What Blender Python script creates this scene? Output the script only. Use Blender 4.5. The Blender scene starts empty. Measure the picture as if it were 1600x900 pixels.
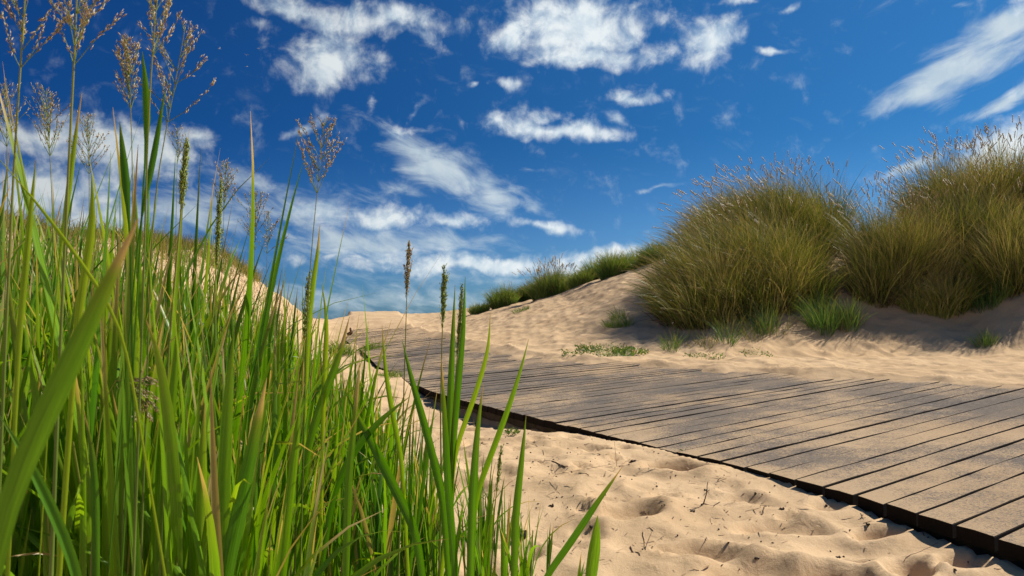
import bpy, math, random
import numpy as np
from mathutils import Vector
random.seed(7); RNG = np.random.default_rng(11)
S = bpy.context.scene; COL = S.collection
# ------------------------------------------------------------------ camera
EYE = 0.65; F = 1244.0; PITCH = math.atan(50/F)
cam_d = bpy.data.cameras.new('camera'); cam = bpy.data.objects.new('camera', cam_d); COL.objects.link(cam)
cam_d.lens = 36*F/1600; cam_d.sensor_width = 36; cam_d.clip_start = 0.02; cam_d.clip_end = 30000
cam_d.dof.use_dof = True; cam_d.dof.focus_distance = 2.6; cam_d.dof.aperture_fstop = 18
cam.location = (0, 0, EYE); cam.rotation_euler = (math.pi/2+PITCH, 0, 0); S.camera = cam
# ------------------------------------------------------------------ sun, sky
SUN_AZ = math.radians(65); SUN_EL = math.radians(45)       # azimuth measured from +Y towards +X
SUNV = Vector((math.sin(SUN_AZ)*math.cos(SUN_EL), math.cos(SUN_AZ)*math.cos(SUN_EL), math.sin(SUN_EL)))
sd = bpy.data.lights.new('sun', 'SUN'); so = bpy.data.objects.new('sun', sd); COL.objects.link(so)
sd.energy = 4.5; sd.angle = math.radians(0.53); sd.color = (1.0, 0.955, 0.87)
so.rotation_euler = SUNV.to_track_quat('Z', 'Y').to_euler(); so.location = (20, 8, 30)
S.view_settings.view_transform = 'Standard'; S.view_settings.look = 'None'
S.view_settings.exposure = 0.40; S.view_settings.gamma = 1.0; S.view_settings.use_curve_mapping = False

def ray(px, py):
    a = (px-800)/F; b = (450-py)/F; c, s = math.cos(PITCH), math.sin(PITCH)
    return (a, c - b*s, s + b*c)
def P(px, py, Y):
    d = ray(px, py); return (d[0]/d[1]*Y, Y, EYE + d[2]/d[1]*Y)

W = bpy.data.worlds.new('World'); S.world = W; W.use_nodes = True
nt = W.node_tree; nt.nodes.clear(); L = nt.links
def N(tree, typ, **kw):
    n = tree.nodes.new(typ)
    for k, v in kw.items():
        if k.startswith('i_'):
            n.inputs[int(k[2:]) if k[2:].isdigit() else k[2:].replace('_', ' ')].default_value = v
        else: setattr(n, k, v)
    return n
def M_(tree, op, a, b=None, c=None, clamp=False):
    n = tree.nodes.new('ShaderNodeMath'); n.operation = op; n.use_clamp = clamp
    for i, v in enumerate((a, b, c)):
        if v is None: continue
        if isinstance(v, (int, float)): n.inputs[i].default_value = v
        else: tree.links.new(v, n.inputs[i])
    return n.outputs[0]
def VM(tree, op, a, b=None):
    n = tree.nodes.new('ShaderNodeVectorMath'); n.operation = op
    for i, v in enumerate((a, b)):
        if v is None: continue
        if isinstance(v, (tuple, list)): n.inputs[i].default_value = v
        else: tree.links.new(v, n.inputs[i])
    return n.outputs['Value'] if op in ('DOT_PRODUCT', 'LENGTH') else n.outputs['Vector']
def MR(tree, v, a, b, c=0.0, d=1.0, smooth=True):
    n = tree.nodes.new('ShaderNodeMapRange'); n.interpolation_type = 'SMOOTHSTEP' if smooth else 'LINEAR'
    tree.links.new(v, n.inputs[0])
    for i, x in enumerate((a, b, c, d)):
        if isinstance(x, (int, float)): n.inputs[i+1].default_value = x
        else: tree.links.new(x, n.inputs[i+1])
    return n.outputs[0]
def MIX(tree, f, a, b, mode='MIX'):
    n = tree.nodes.new('ShaderNodeMix'); n.data_type = 'RGBA'; n.blend_type = mode; n.clamp_factor = True
    for i, v in ((0, f), (6, a), (7, b)):
        if isinstance(v, (int, float)): n.inputs[i].default_value = v
        elif isinstance(v, tuple): n.inputs[i].default_value = v if len(v) == 4 else v+(1,)
        else: tree.links.new(v, n.inputs[i])
    return n.outputs[2]
def NOISE(tree, vec, scale, detail=4, rough=.55, dist=0.0, lac=2.0):
    n = tree.nodes.new('ShaderNodeTexNoise'); n.inputs['Scale'].default_value = scale
    n.inputs['Detail'].default_value = detail; n.inputs['Roughness'].default_value = rough
    n.inputs['Distortion'].default_value = dist; n.inputs['Lacunarity'].default_value = lac
    if vec is not None: tree.links.new(vec, n.inputs['Vector'])
    return n.outputs['Fac']
def RAMP(tree, fac, stops, interp='LINEAR'):
    n = tree.nodes.new('ShaderNodeValToRGB'); tree.links.new(fac, n.inputs[0]); r = n.color_ramp; r.interpolation = interp
    while len(r.elements) < len(stops): r.elements.new(0.5)
    for e, (p, c) in zip(r.elements, stops): e.position = p; e.color = tuple(c)+(1,)
    return n.outputs[0]

sky = N(nt, 'ShaderNodeTexSky', sky_type='NISHITA'); sky.sun_disc = False
sky.sun_elevation = SUN_EL; sky.sun_rotation = SUN_AZ; sky.air_density = 1.0; sky.dust_density = 0.4; sky.ozone_density = 2.0
tc = N(nt, 'ShaderNodeTexCoord'); DIR = VM(nt, 'NORMALIZE', tc.outputs['Generated'])
# light of the sky is partly polarised: seen through the photographer's polarising filter it darkens 90 degrees from the sun
cosT = VM(nt, 'DOT_PRODUCT', DIR, tuple(SUNV)); c2 = M_(nt, 'MULTIPLY', cosT, cosT)
pol = M_(nt, 'DIVIDE', M_(nt, 'SUBTRACT', 1.0, c2), M_(nt, 'ADD', 1.0, c2))
POLK = (0.80, 0.64, 0.42)
pc = N(nt, 'ShaderNodeCombineColor')
for i in range(3):
    L.new(M_(nt, 'SUBTRACT', 1.0, M_(nt, 'MULTIPLY', pol, POLK[i])), pc.inputs[i])
SKYT = (0.118, 0.410, 0.64)
skyc = MIX(nt, 1.0, MIX(nt, 1.0, sky.outputs[0], SKYT, 'MULTIPLY'), pc.outputs[0], 'MULTIPLY')
sep = N(nt, 'ShaderNodeSeparateXYZ'); L.new(DIR, sep.inputs[0])
AZ = M_(nt, 'ARCTAN2', sep.outputs[0], sep.outputs[1]); EL = M_(nt, 'ARCSINE', sep.outputs[2])
# sky colour is brightened towards the horizon, most in red
hz = MR(nt, EL, -0.02, 0.24, 0.0, 1.0)
skyc = MIX(nt, 1.0, skyc, MIX(nt, hz, (4.6, 1.95, 1.62), (1.0, 1.0, 1.0)), 'MULTIPLY')
cv = N(nt, 'ShaderNodeCombineXYZ'); L.new(AZ, cv.inputs[0]); L.new(EL, cv.inputs[1]); V0 = cv.outputs[0]
def azel(px, py):
    d = Vector(ray(px, py)).normalized(); return math.atan2(d.x, d.y), math.asin(d.z)
def blobs(lst, vec):
    acc = None
    for (px, py, rx, ry, rot, amp) in lst:
        a, e = azel(px, py)
        k = math.cos(math.atan((px-800)/F))**1.5
        mp = N(nt, 'ShaderNodeMapping', vector_type='TEXTURE'); L.new(vec, mp.inputs[0])
        mp.inputs['Location'].default_value = (a, e, 0); mp.inputs['Rotation'].default_value = (0, 0, math.radians(rot))
        mp.inputs['Scale'].default_value = (rx/F*k*1.45, ry/F*k*1.45, 1)
        v = MR(nt, VM(nt, 'LENGTH', mp.outputs[0]), 1.0, 0.0, 0.0, amp, smooth=False)
        acc = v if acc is None else M_(nt, 'SMOOTH_MAX', acc, v, 0.12)
    return acc
def warped(vec, scale, amt):
    n = nt.nodes.new('ShaderNodeTexNoise'); n.inputs['Scale'].default_value = scale; n.inputs['Detail'].default_value = 4
    n.inputs['Roughness'].default_value = .55; L.new(vec, n.inputs['Vector'])
    o = VM(nt, 'SUBTRACT', n.outputs['Color'], (.5, .5, .5)); s_ = N(nt, 'ShaderNodeVectorMath', operation='SCALE')
    L.new(o, s_.inputs[0]); s_.inputs['Scale'].default_value = amt
    return VM(nt, 'ADD', vec, s_.outputs[0])
PUFF = [(905,40,135,42,0,1.05),(800,48,52,26,10,.8),(930,78,150,20,-3,.9),(1108,68,48,38,15,.9),(1205,81,32,8,0,.75),
        (515,85,78,52,0,.95),(600,22,100,24,0,.85),(650,45,45,20,-15,.6),(470,12,110,22,0,.75),(410,45,60,14,28,.42),
        (787,134,26,18,0,.75),(742,137,10,7,0,.6),(1003,140,45,12,3,.75),(868,202,128,18,0,.95),(845,180,50,20,10,.6),(975,180,34,12,-25,.62),
        (195,235,125,48,0,1.05),(80,205,80,45,0,.9),(305,208,45,22,0,.7),(60,300,150,60,0,.9),(150,345,150,35,0,.8),
        (480,195,42,12,25,.6),(585,155,20,12,45,.55),(625,197,34,11,15,.6),(655,165,20,7,35,.5),
        (590,345,140,18,-3,.75),(700,350,70,16,-5,.75),(560,400,150,10,0,.7),(850,358,88,11,-8,.68),(960,402,95,16,4,1.0),(770,414,200,14,0,1.0),
        (1575,225,95,50,22,1.1),(1500,215,40,16,15,.6),(1600,125,28,20,0,.7),(1235,6,20,8,0,.6),(1140,-4,40,8,0,.6),(1600,0,30,20,30,.8)]
WISP = [(680,262,120,40,-28,.85),(760,300,80,28,-28,.8),(835,330,35,14,-28,.7),(620,300,80,16,-5,.5),
        (470,330,190,40,-3,.65),(600,385,200,40,0,.72),(400,290,130,22,-10,.55),(700,430,240,30,0,.5),(300,330,260,45,0,.7),
        (1500,105,125,46,20,.92),(1445,145,80,34,12,.85),(1570,55,95,34,32,.9),(1570,170,75,15,15,.8),(1435,262,90,14,12,.5),
        (1030,298,55,5,4,.55),(825,270,30,6,0,.45),(600,470,480,32,0,.50),(560,372,170,34,-2,.7),(1505,17,22,7,0,.4)]
wv = warped(V0, 9, .075)
dp = blobs(PUFF, wv); dw = blobs(WISP, warped(V0, 6, .05))
n1 = NOISE(nt, V0, 27, 9, .60, .25); 
mp2 = N(nt, 'ShaderNodeMapping', vector_type='POINT'); L.new(V0, mp2.inputs[0]); mp2.inputs['Location'].default_value = (0.006, 0.010, 0)
n1b = NOISE(nt, mp2.outputs[0], 27, 9, .60, .25)
mps = N(nt, 'ShaderNodeMapping', vector_type='TEXTURE'); L.new(warped(V0, 5, .03), mps.inputs[0])
mps.inputs['Rotation'].default_value = (0, 0, math.radians(-12)); mps.inputs['Scale'].default_value = (2.4, 1, 1)
n2 = NOISE(nt, mps.outputs[0], 42, 7, .6, .5)
mps3 = N(nt, 'ShaderNodeMapping', vector_type='TEXTURE'); L.new(warped(V0, 5, .03), mps3.inputs[0])
mps3.inputs['Rotation'].default_value = (0, 0, math.radians(22)); mps3.inputs['Scale'].default_value = (3.2, 1, 1)
n3 = NOISE(nt, mps3.outputs[0], 42, 7, .6, .5)
right = MR(nt, AZ, 0.35, 0.42)
n23 = M_(nt, 'ADD', M_(nt, 'MULTIPLY', n2, M_(nt, 'SUBTRACT', 1.0, right)), M_(nt, 'MULTIPLY', n3, right))
ap = MR(nt, M_(nt, 'ADD', dp, M_(nt, 'MULTIPLY', M_(nt, 'SUBTRACT', n1, .5), 1.45)), .14, .86)
gp = MR(nt, dp, 0.0, 0.12); ap = M_(nt, 'MULTIPLY', ap, gp)
aw = MR(nt, M_(nt, 'ADD', dw, M_(nt, 'MULTIPLY', M_(nt, 'SUBTRACT', n23, .5), 1.35)), .16, .85)
aw = M_(nt, 'MULTIPLY', M_(nt, 'MULTIPLY', aw, MR(nt, dw, 0.0, 0.15)), .86)
# a generally cloudy belt for directions outside the photo
gen = MR(nt, NOISE(nt, DIR, 3.2, 8, .6), .54, .70); side = MR(nt, M_(nt, 'ABSOLUTE', AZ), .64, .95); above = MR(nt, EL, .02, .12)
gen = M_(nt, 'MULTIPLY', M_(nt, 'MULTIPLY', gen, side), M_(nt, 'MULTIPLY', above, .8))
alpha = M_(nt, 'MAXIMUM', M_(nt, 'MAXIMUM', M_(nt, 'MULTIPLY', ap, .96), aw), gen)
relief = MR(nt, M_(nt, 'SUBTRACT', n1, n1b), -.10, .10, smooth=False)
core = MR(nt, dp, .25, .95)
ccol = MIX(nt, relief, (0.44, 0.58, 0.70), (0.78, 0.84, 0.86))
ccol = MIX(nt, M_(nt, 'MULTIPLY', core, .45), ccol, (0.80, 0.85, 0.87))
ccol = MIX(nt, MR(nt, dp, 0.0, .25), (0.56, 0.66, 0.71), ccol)
leftdim = MR(nt, AZ, -.60, .05, .72, 1.0)
cs = N(nt, 'ShaderNodeVectorMath', operation='SCALE'); L.new(ccol, cs.inputs[0]); L.new(M_(nt, 'MULTIPLY', leftdim, 8.2), cs.inputs['Scale'])
final = MIX(nt, alpha, skyc, cs.outputs[0])
bg = N(nt, 'ShaderNodeBackground'); bg.inputs['Strength'].default_value = 0.10
L.new(final, bg.inputs[0]); wo = N(nt, 'ShaderNodeOutputWorld'); L.new(bg.outputs[0], wo.inputs[0])
S.cycles.max_bounces = 6; S.cycles.transparent_max_bounces = 4

# ------------------------------------------------------------------ noise helpers (numpy)
_perm = RNG.permutation(65536)
def _h(ix, iy, k=0):
    return _perm[(ix*7919 + iy*104729 + k*1301) & 65535]/65536.0
def vnoise(x, y, k=0):
    x = np.asarray(x, float); y = np.asarray(y, float)
    ix = np.floor(x).astype(np.int64); iy = np.floor(y).astype(np.int64); fx = x-ix; fy = y-iy
    fx = fx*fx*fx*(fx*(fx*6-15)+10); fy = fy*fy*fy*(fy*(fy*6-15)+10)
    a = _h(ix, iy, k); b = _h(ix+1, iy, k); c = _h(ix, iy+1, k); d = _h(ix+1, iy+1, k)
    return (a+(b-a)*fx)*(1-fy)+(c+(d-c)*fx)*fy
def fbm(x, y, s, o=4, k=0, g=.5):
    r = 0; a = 1; t = 0; ca, sa = .8, .6
    x = np.asarray(x, float)/s; y = np.asarray(y, float)/s
    for i in range(o):
        r = r + a*vnoise(x, y, k+i*17); t += a; a *= g
        x, y = (x*ca-y*sa)*2.03+3.1, (x*sa+y*ca)*2.03+7.7
    return r/t-.5
def worley(x, y, s, k=0):
    x = np.asarray(x, float)/s; y = np.asarray(y, float)/s
    ix = np.floor(x).astype(np.int64); iy = np.floor(y).astype(np.int64); best = np.full(np.shape(x), 9.0)
    for dx in (-1, 0, 1):
        for dy in (-1, 0, 1):
            jx, jy = ix+dx, iy+dy
            px = jx+.1+.8*_h(jx, jy, k); py = jy+.1+.8*_h(jx, jy, k+5); w = .6+.8*_h(jx, jy, k+9)
            best = np.minimum(best, ((px-x)**2+(py-y)**2)*w)
    return best
def sstep(t): t = np.clip(t, 0, 1); return t*t*(3-2*t)

# ------------------------------------------------------------------ lie of the land
NEAR = np.array([(3.2,-8),(2.75,-3),(2.15,.2),(1.80,1.3),(1.47,2.29),(1.264,3.017),(1.011,3.594),(.80,3.98),(.337,4.93),(-.61,6.9),(-1.0,7.8),(-1.24,8.7),(-1.6,9.5),(-2.08,11.2),(-3.0,14.4),(-3.9,19.3),(-4.4,22)])
FAR  = np.array([(7.2,-7),(6.4,-2),(5.2,2.1),(4.6,3.2),(4.15,4.15),(3.85,4.85),(3.62,5.35),(3.4,5.8),(2.9,6.45),(1.7,7.35),(1.1,7.95),(.68,8.47),(.15,9.15),(-.55,10.6),(-1.7,14.5),(-2.45,18.5),(-2.9,22)])
NEARX = np.concatenate([[(12,-60)], NEAR, [(-6.2,30),(-12,60)]]); FARX = np.concatenate([[(17,-60)], FAR, [(-4.4,30),(-9,60)]])
HY = ([-50,6.5,8,9,9.5,11.2,14.5,19.3,23,27,30,36,45,60,120,500],[0,0,.04,.07,.1,.2,.28,.45,.65,.87,.76,-.6,-2.6,-3.6,-6,-9])
def H(y): return np.interp(y, *HY)
def TILT(y): return np.interp(y, [0, 14, 19, 24], [.2, .2, .12, 0])
def pdist(x, y, pts):
    """signed distance to a polyline running away from the camera; positive to its right"""
    best = np.full(np.shape(x), 1e9); sg = np.ones(np.shape(x))
    for (ax, ay), (bx, by) in zip(pts[:-1], pts[1:]):
        dx, dy = bx-ax, by-ay; l2 = dx*dx+dy*dy
        t = np.clip(((x-ax)*dx+(y-ay)*dy)/l2, 0, 1)
        d = np.hypot(x-ax-t*dx, y-ay-t*dy); s = np.where((x-ax)*dy-(y-ay)*dx > 0, 1.0, -1.0)
        m = d < best-1e-9; best = np.where(m, d, best); sg = np.where(m, s, sg)
    return best*sg
_r = np.random.default_rng(5)
DENTS = [(_r.uniform(-1.6, 3.0), _r.uniform(1.6, 7.0), _r.uniform(.03, .085), _r.uniform(.006, .022), _r.uniform(0, 3.1)) for _ in range(430)]
DENTS += [(*P(px, py, EYE*F/(py-500)*1.07)[:2], r, d, a) for px, py, r, d, a in
          [(1370,822,.075,.03,.3),(1420,868,.09,.035,1),(1510,862,.085,.03,.5),(1290,880,.12,.03,.2),(1330,850,.06,.02,.2),(1180,870,.12,.03,.2),(1100,850,.10,.03,0),(980,800,.12,.03,.5),(1060,738,.13,.05,.1),(1200,700,.06,.02,0),(1230,815,.12,.03,.2)]]
def ground(x, y):
    x = np.asarray(x, float); y = np.asarray(y, float)
    dn = pdist(x, y, NEARX); df = -pdist(x, y, FARX)                     # both positive on the deck
    t = np.clip(np.where(df > 0, np.clip(dn, 0, None)/(np.clip(dn, 0, None)+np.clip(df, 1e-3, None)), 1), 0, 1)
    base = H(y)+TILT(y)*t
    n_s = fbm(x, y, .35, 4, 3); n_m = fbm(x, y, 1.1, 4, 9); n_l = fbm(x, y, 5, 3, 21)
    wy = fbm(x, y, .5, 2, 77)
    tram = worley(x+wy*.2, y*1.0+wy*.15, .30, 40)
    tram2 = worley(x*1.2, y, .17, 55)
    rough = np.interp(np.abs(y), [0, 5, 9, 30, 80], [.75, .78, .72, .75, .3])
    tex = (n_m*.14 + n_s*.030 - np.clip(.32-tram, 0, 1)*.115 - np.clip(.24-tram2, 0, 1)*.055)*rough
    # left sand
    gapn = np.interp(y, [-5,2.2,3.0,3.5,4.2,4.9,5.2,6.9,7.8,8.7,9.5,11.2,12.3,14.4,17,19,24], [.065,.05,.034,.012,.006,.03,.13,.13,.05,.05,.12,.13,.0,.08,.01,-.04,-.06])
    dl = np.clip(-dn, 0, None)
    left = base - gapn*np.interp(dl, [0, .6], [1, .75]) + tex*np.interp(dl, [0, .25], [.15, 1]) 
    left = left + np.where(y < 9, 1, np.interp(y, [9, 14], [1, 0]))*.10*np.clip(-x-.6, 0, 2.5)
    d0 = np.interp(y, [4, 8, 14, 18], [6.0, 3.0, .25, .3]); wig = 1+n_l*.5
    dune_h = np.interp(y, [3, 8, 13, 17, 22, 27, 40, 60], [.0, 1.6, 1.95, 1.9, 1.0, .1, .8, 1.2])
    dd = (dl-d0)
    left = left + dune_h*(sstep(dd/2.6)*.72+sstep(dd/7)*.34)*wig + sstep(dd/1.0)*(fbm(x, y, .7, 5, 31, .6)*.36)
    left = left - np.where(y > 20, np.clip(-x-5.0, 0, 3)*.24, 0)
    # right sand
    dr = np.clip(-df, 0, None)
    r0 = np.interp(x-.25*y, [-3, -1.5, 0, 1.5, 3.0], [.05, .12, .9, 2.3, 3.2])
    amp = np.interp(x, [-3, -.8, 1.0, 2.2, 3.6, 5, 9], [.55, .88, 1.08, 1.10, 1.45, 1.6, 1.75])*np.interp(y, [-10, 2, 8, 22, 30, 45], [.9, 1, 1, 1.0, .7, .5])
    rlen = np.interp(x, [-2, 1, 3], [3.2, 4.9, 3.6])
    ramp = sstep((dr-r0)/rlen)
    right = base + .012 + tex*np.interp(dr, [0, .3], [.25, 1]) + amp*ramp*(1+n_l*.25)
    right = right - np.clip(y-15.5, 0, 6)*.10*ramp*np.interp(y, [15, 22], [1, .6])
    # below the boards
    inside = (dn > 0) & (df > 0)
    cover = np.interp(y, [12, 15, 18, 20.5, 24], [-.10, -.055, .012, .055, .07]) + n_s*.06 + n_m*.08
    lapf = .035 - df*.22 + n_s*.10 + n_m*.10
    lapn = np.interp(y, [2.6, 3.3, 4.0, 4.6], [-.2, -.012, -.010, -.2]) - dn*.3 + n_s*.06
    deck = base + np.maximum(np.maximum(np.maximum(cover, -.12), lapf), lapn)
    z = np.where(inside, deck, np.where(dn <= 0, left, right))
    m = (np.abs(x) < 4) & (y > 1) & (y < 8)
    if np.any(m):
        zz = z[m] if z.ndim else z; xs = x[m] if x.ndim else x; ys = y[m] if y.ndim else y
        add = np.zeros_like(zz)
        for (cx, cy, r, dp_, a) in DENTS:
            u = ((xs-cx)*math.cos(a)+(ys-cy)*math.sin(a))/r; v = (-(xs-cx)*math.sin(a)+(ys-cy)*math.cos(a))/(r*.62)
            dp_ = dp_*1.6; q = u*u+v*v; add += np.where(q < 6, -dp_*np.exp(-q*q*.6)+dp_*.35*np.exp(-(np.sqrt(q)-1.5)**2*5), 0)
        add *= np.interp(-dn[m] if z.ndim else -dn, [0.0, .12], [0, 1])
        if z.ndim: z[m] = zz+add
        else: z = zz+add
    return z
def gz(x, y): return float(ground(np.array([x]), np.array([y]))[0])
_YS = np.concatenate([np.arange(1.5, 8, .02), np.arange(8, 30, .05)])
def hit(px, py):
    d = ray(px, py); x = d[0]/d[1]*_YS; z = EYE+d[2]/d[1]*_YS; g = ground(x, _YS)
    i = np.argmax(g >= z)
    if g[i] < z[i]: i = len(_YS)-1
    return (float(x[i]), float(_YS[i]), float(g[i]))

# ------------------------------------------------------------------ object helpers
def tag(o, label=None, cat=None, group=None, kind=None):
    if label: o['label'] = label
    if cat: o['category'] = cat
    if group: o['group'] = group
    if kind: o['kind'] = kind
    return o
def empty(name, loc, label, cat, group=None):
    o = bpy.data.objects.new(name, None); COL.objects.link(o); o.location = loc; o.empty_display_size = .05
    return tag(o, label, cat, group)
def mesh(name, v, f, mat, parent=None, attr=None, smooth=True):
    """v (n,3) world coordinates; f (m,3|4); parented object keeps its world place"""
    v = np.asarray(v, np.float32); f = np.asarray(f, np.int32)
    off = np.array(parent.location if parent is not None and parent.type == 'EMPTY' else (0, 0, 0), np.float32)
    if parent is not None and parent.parent is not None: off = np.array(parent.parent.location, np.float32)
    me = bpy.data.meshes.new(name); k = f.shape[1]
    me.vertices.add(len(v)); me.vertices.foreach_set('co', (v-off).ravel())
    me.loops.add(f.size); me.loops.foreach_set('vertex_index', f.ravel())
    me.polygons.add(len(f)); me.polygons.foreach_set('loop_start', np.arange(0, f.size, k, dtype=np.int32))
    me.polygons.foreach_set('use_smooth', np.full(len(f), smooth)); me.update(calc_edges=True)
    if attr is not None:
        a = me.color_attributes.new('dat', 'FLOAT_COLOR', 'POINT')
        c = np.ones((len(v), 4), np.float32); c[:, :3] = attr; a.data.foreach_set('color', c.ravel())
    me.materials.append(mat); o = bpy.data.objects.new(name, me); COL.objects.link(o)
    if parent is not None: o.parent = parent
    return o
class Geo:
    def __init__(s): s.v = []; s.q = []; s.a = []; s.n = 0
    def add(s, v, f, a):
        v = np.asarray(v, float).reshape(-1, 3); f = np.asarray(f, int)
        if f.shape[1] == 3: f = np.concatenate([f, f[:, 2:3]], 1)
        s.v.append(v); s.q.append(f+s.n); a = np.asarray(a, float)
        s.a.append(np.broadcast_to(a, (len(v), 3)) if a.ndim < 2 else a); s.n += len(v)
    def build(s, name, mat, parent=None):
        v = np.concatenate(s.v); q = np.concatenate(s.q); a = np.concatenate(s.a)
        tri = q[:, 2] == q[:, 3]
        # quads and triangles in one mesh
        off = np.array((0, 0, 0), np.float32)
        if parent is not None: off = np.array(parent.location if parent.parent is None else parent.parent.location, np.float32)
        me = bpy.data.meshes.new(name); me.vertices.add(len(v)); me.vertices.foreach_set('co', (v-off).astype(np.float32).ravel())
        qs = q[~tri]; ts = q[tri][:, :3]; loops = np.concatenate([qs.ravel(), ts.ravel()]).astype(np.int32)
        me.loops.add(len(loops)); me.loops.foreach_set('vertex_index', loops)
        st = np.concatenate([np.arange(len(qs))*4, len(qs)*4+np.arange(len(ts))*3]).astype(np.int32)
        me.polygons.add(len(st)); me.polygons.foreach_set('loop_start', st)
        me.polygons.foreach_set('use_smooth', np.full(len(st), True)); me.update(calc_edges=True)
        c = np.ones((len(v), 4), np.float32); c[:, :3] = a
        at = me.color_attributes.new('dat', 'FLOAT_COLOR', 'POINT'); at.data.foreach_set('color', c.ravel())
        me.materials.append(mat); o = bpy.data.objects.new(name, me); COL.objects.link(o)
        if parent is not None: o.parent = parent
        return o
def nrm(a): return a/np.maximum(np.linalg.norm(a, axis=-1, keepdims=True), 1e-9)
def blades(geo, base, d0, length, bend, width, face, rnd, seg=7, fold=.22, t0=0.0, prof=None):
    """vectorised grass blades: base (n,3), d0 (n,3) start direction, bend (n,3) added over the length, face (n,3) side hint"""
    n = len(base); ts = np.linspace(0, 1, seg+1); pos = base.copy(); d = nrm(d0); rows = []
    for i, t in enumerate(ts):
        w = width*(prof(t) if prof else (min(1, .55+1.6*t) * (1-max(0, (t-.35)/.65)**1.7)))
        w = np.maximum(w, width*.03)
        side = nrm(np.cross(d, face)); nor = np.cross(side, d)
        l = pos-side*(w/2)[:, None]; r = pos+side*(w/2)[:, None]; m = pos-nor*(w*fold)[:, None]
        rows.append((l, m, r))
        ds = length/seg; pos = pos+d*ds[:, None]; d = nrm(d+bend*((.4+1.6*t)/seg)+np.array([0, 0, -0.0]))
    V = np.stack([np.stack(r, 1) for r in rows], 1)                    # n, seg+1, 3, 3
    A = np.zeros(V.shape); A[..., 0] = rnd[:, None, None]; A[..., 1] = (t0+(1-t0)*ts)[None, :, None]; A[..., 2] = np.array([0, .5, 1.])[None, None, :]
    idx = np.arange(n*(seg+1)*3).reshape(n, seg+1, 3)
    q = []
    for j in (0, 1):
        q.append(np.stack([idx[:, :-1, j], idx[:, :-1, j+1], idx[:, 1:, j+1], idx[:, 1:, j]], -1).reshape(-1, 4))
    geo.add(V.reshape(-1, 3), np.concatenate(q), A.reshape(-1, 3))
def flat_blades(geo, base, d0, length, bend, width, face, rnd, seg=5):
    n = len(base); ts = np.linspace(0, 1, seg+1); pos = base.copy(); d = nrm(d0); rows = []
    for t in ts:
        w = width*max(.05, min(1, .7+t)*(1-t**2.2)); side = nrm(np.cross(d, face))
        rows.append((pos-side*(w/2)[:, None], pos+side*(w/2)[:, None]))
        pos = pos+d*(length/seg)[:, None]; d = nrm(d+bend*((.3+1.8*t)/seg))
    V = np.stack([np.stack(r, 1) for r in rows], 1); A = np.zeros(V.shape)
    A[..., 0] = rnd[:, None, None]; A[..., 1] = ts[None, :, None]; A[..., 2] = np.array([0, 1.])[None, None, :]
    idx = np.arange(n*(seg+1)*2).reshape(n, seg+1, 2)
    q = np.stack([idx[:, :-1, 0], idx[:, :-1, 1], idx[:, 1:, 1], idx[:, 1:, 0]], -1).reshape(-1, 4)
    geo.add(V.reshape(-1, 3), q, A.reshape(-1, 3)); return pos, d
def tube(geo, pts, rad, rnd, sides=5, tt=None):
    pts = np.asarray(pts, float); n = len(pts); rad = np.broadcast_to(np.asarray(rad, float), (n,))
    tan = nrm(np.gradient(pts, axis=0)); up = np.array([.3, 1, .2]); a = nrm(np.cross(tan, up)); b = np.cross(tan, a)
    ang = np.linspace(0, 2*math.pi, sides, endpoint=False)
    V = pts[:, None]+rad[:, None, None]*(np.cos(ang)[None, :, None]*a[:, None]+np.sin(ang)[None, :, None]*b[:, None])
    idx = np.arange(n*sides).reshape(n, sides); nx = np.roll(idx, -1, 1)
    q = np.stack([idx[:-1], nx[:-1], nx[1:], idx[1:]], -1).reshape(-1, 4)
    A = np.zeros((n, sides, 3)); A[..., 0] = rnd; A[..., 1] = (np.linspace(0, 1, n) if tt is None else tt)[:, None]; A[..., 2] = .5
    geo.add(V.reshape(-1, 3), q, A.reshape(-1, 3))
def spindles(geo, c, d, ln, r, rnd):
    """small seeds: c centre (n,3), d direction (n,3)"""
    n = len(c); d = nrm(d); a = nrm(np.cross(d, np.array([.21, .9, .33]))); b = np.cross(d, a)
    ln = np.broadcast_to(ln, (n,))[:, None]; r = np.broadcast_to(r, (n,))[:, None]
    V = np.stack([c-d*ln*.5, c+a*r, c+b*r, c-a*r, c-b*r, c+d*ln*.5], 1)
    f = np.array([(0,2,1),(0,3,2),(0,4,3),(0,1,4),(5,1,2),(5,2,3),(5,3,4),(5,4,1)])
    A = np.zeros((n, 6, 3)); A[..., 0] = rnd[:, None]; A[..., 1] = np.array([0, .5, .5, .5, .5, 1]); A[..., 2] = .5
    geo.add(V.reshape(-1, 3), (np.arange(n)[:, None, None]*6+f[None]).reshape(-1, 3), A.reshape(-1, 3))
def rn(*s): return RNG.standard_normal(s)
def ru(a, b, n): return RNG.uniform(a, b, n)

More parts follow.
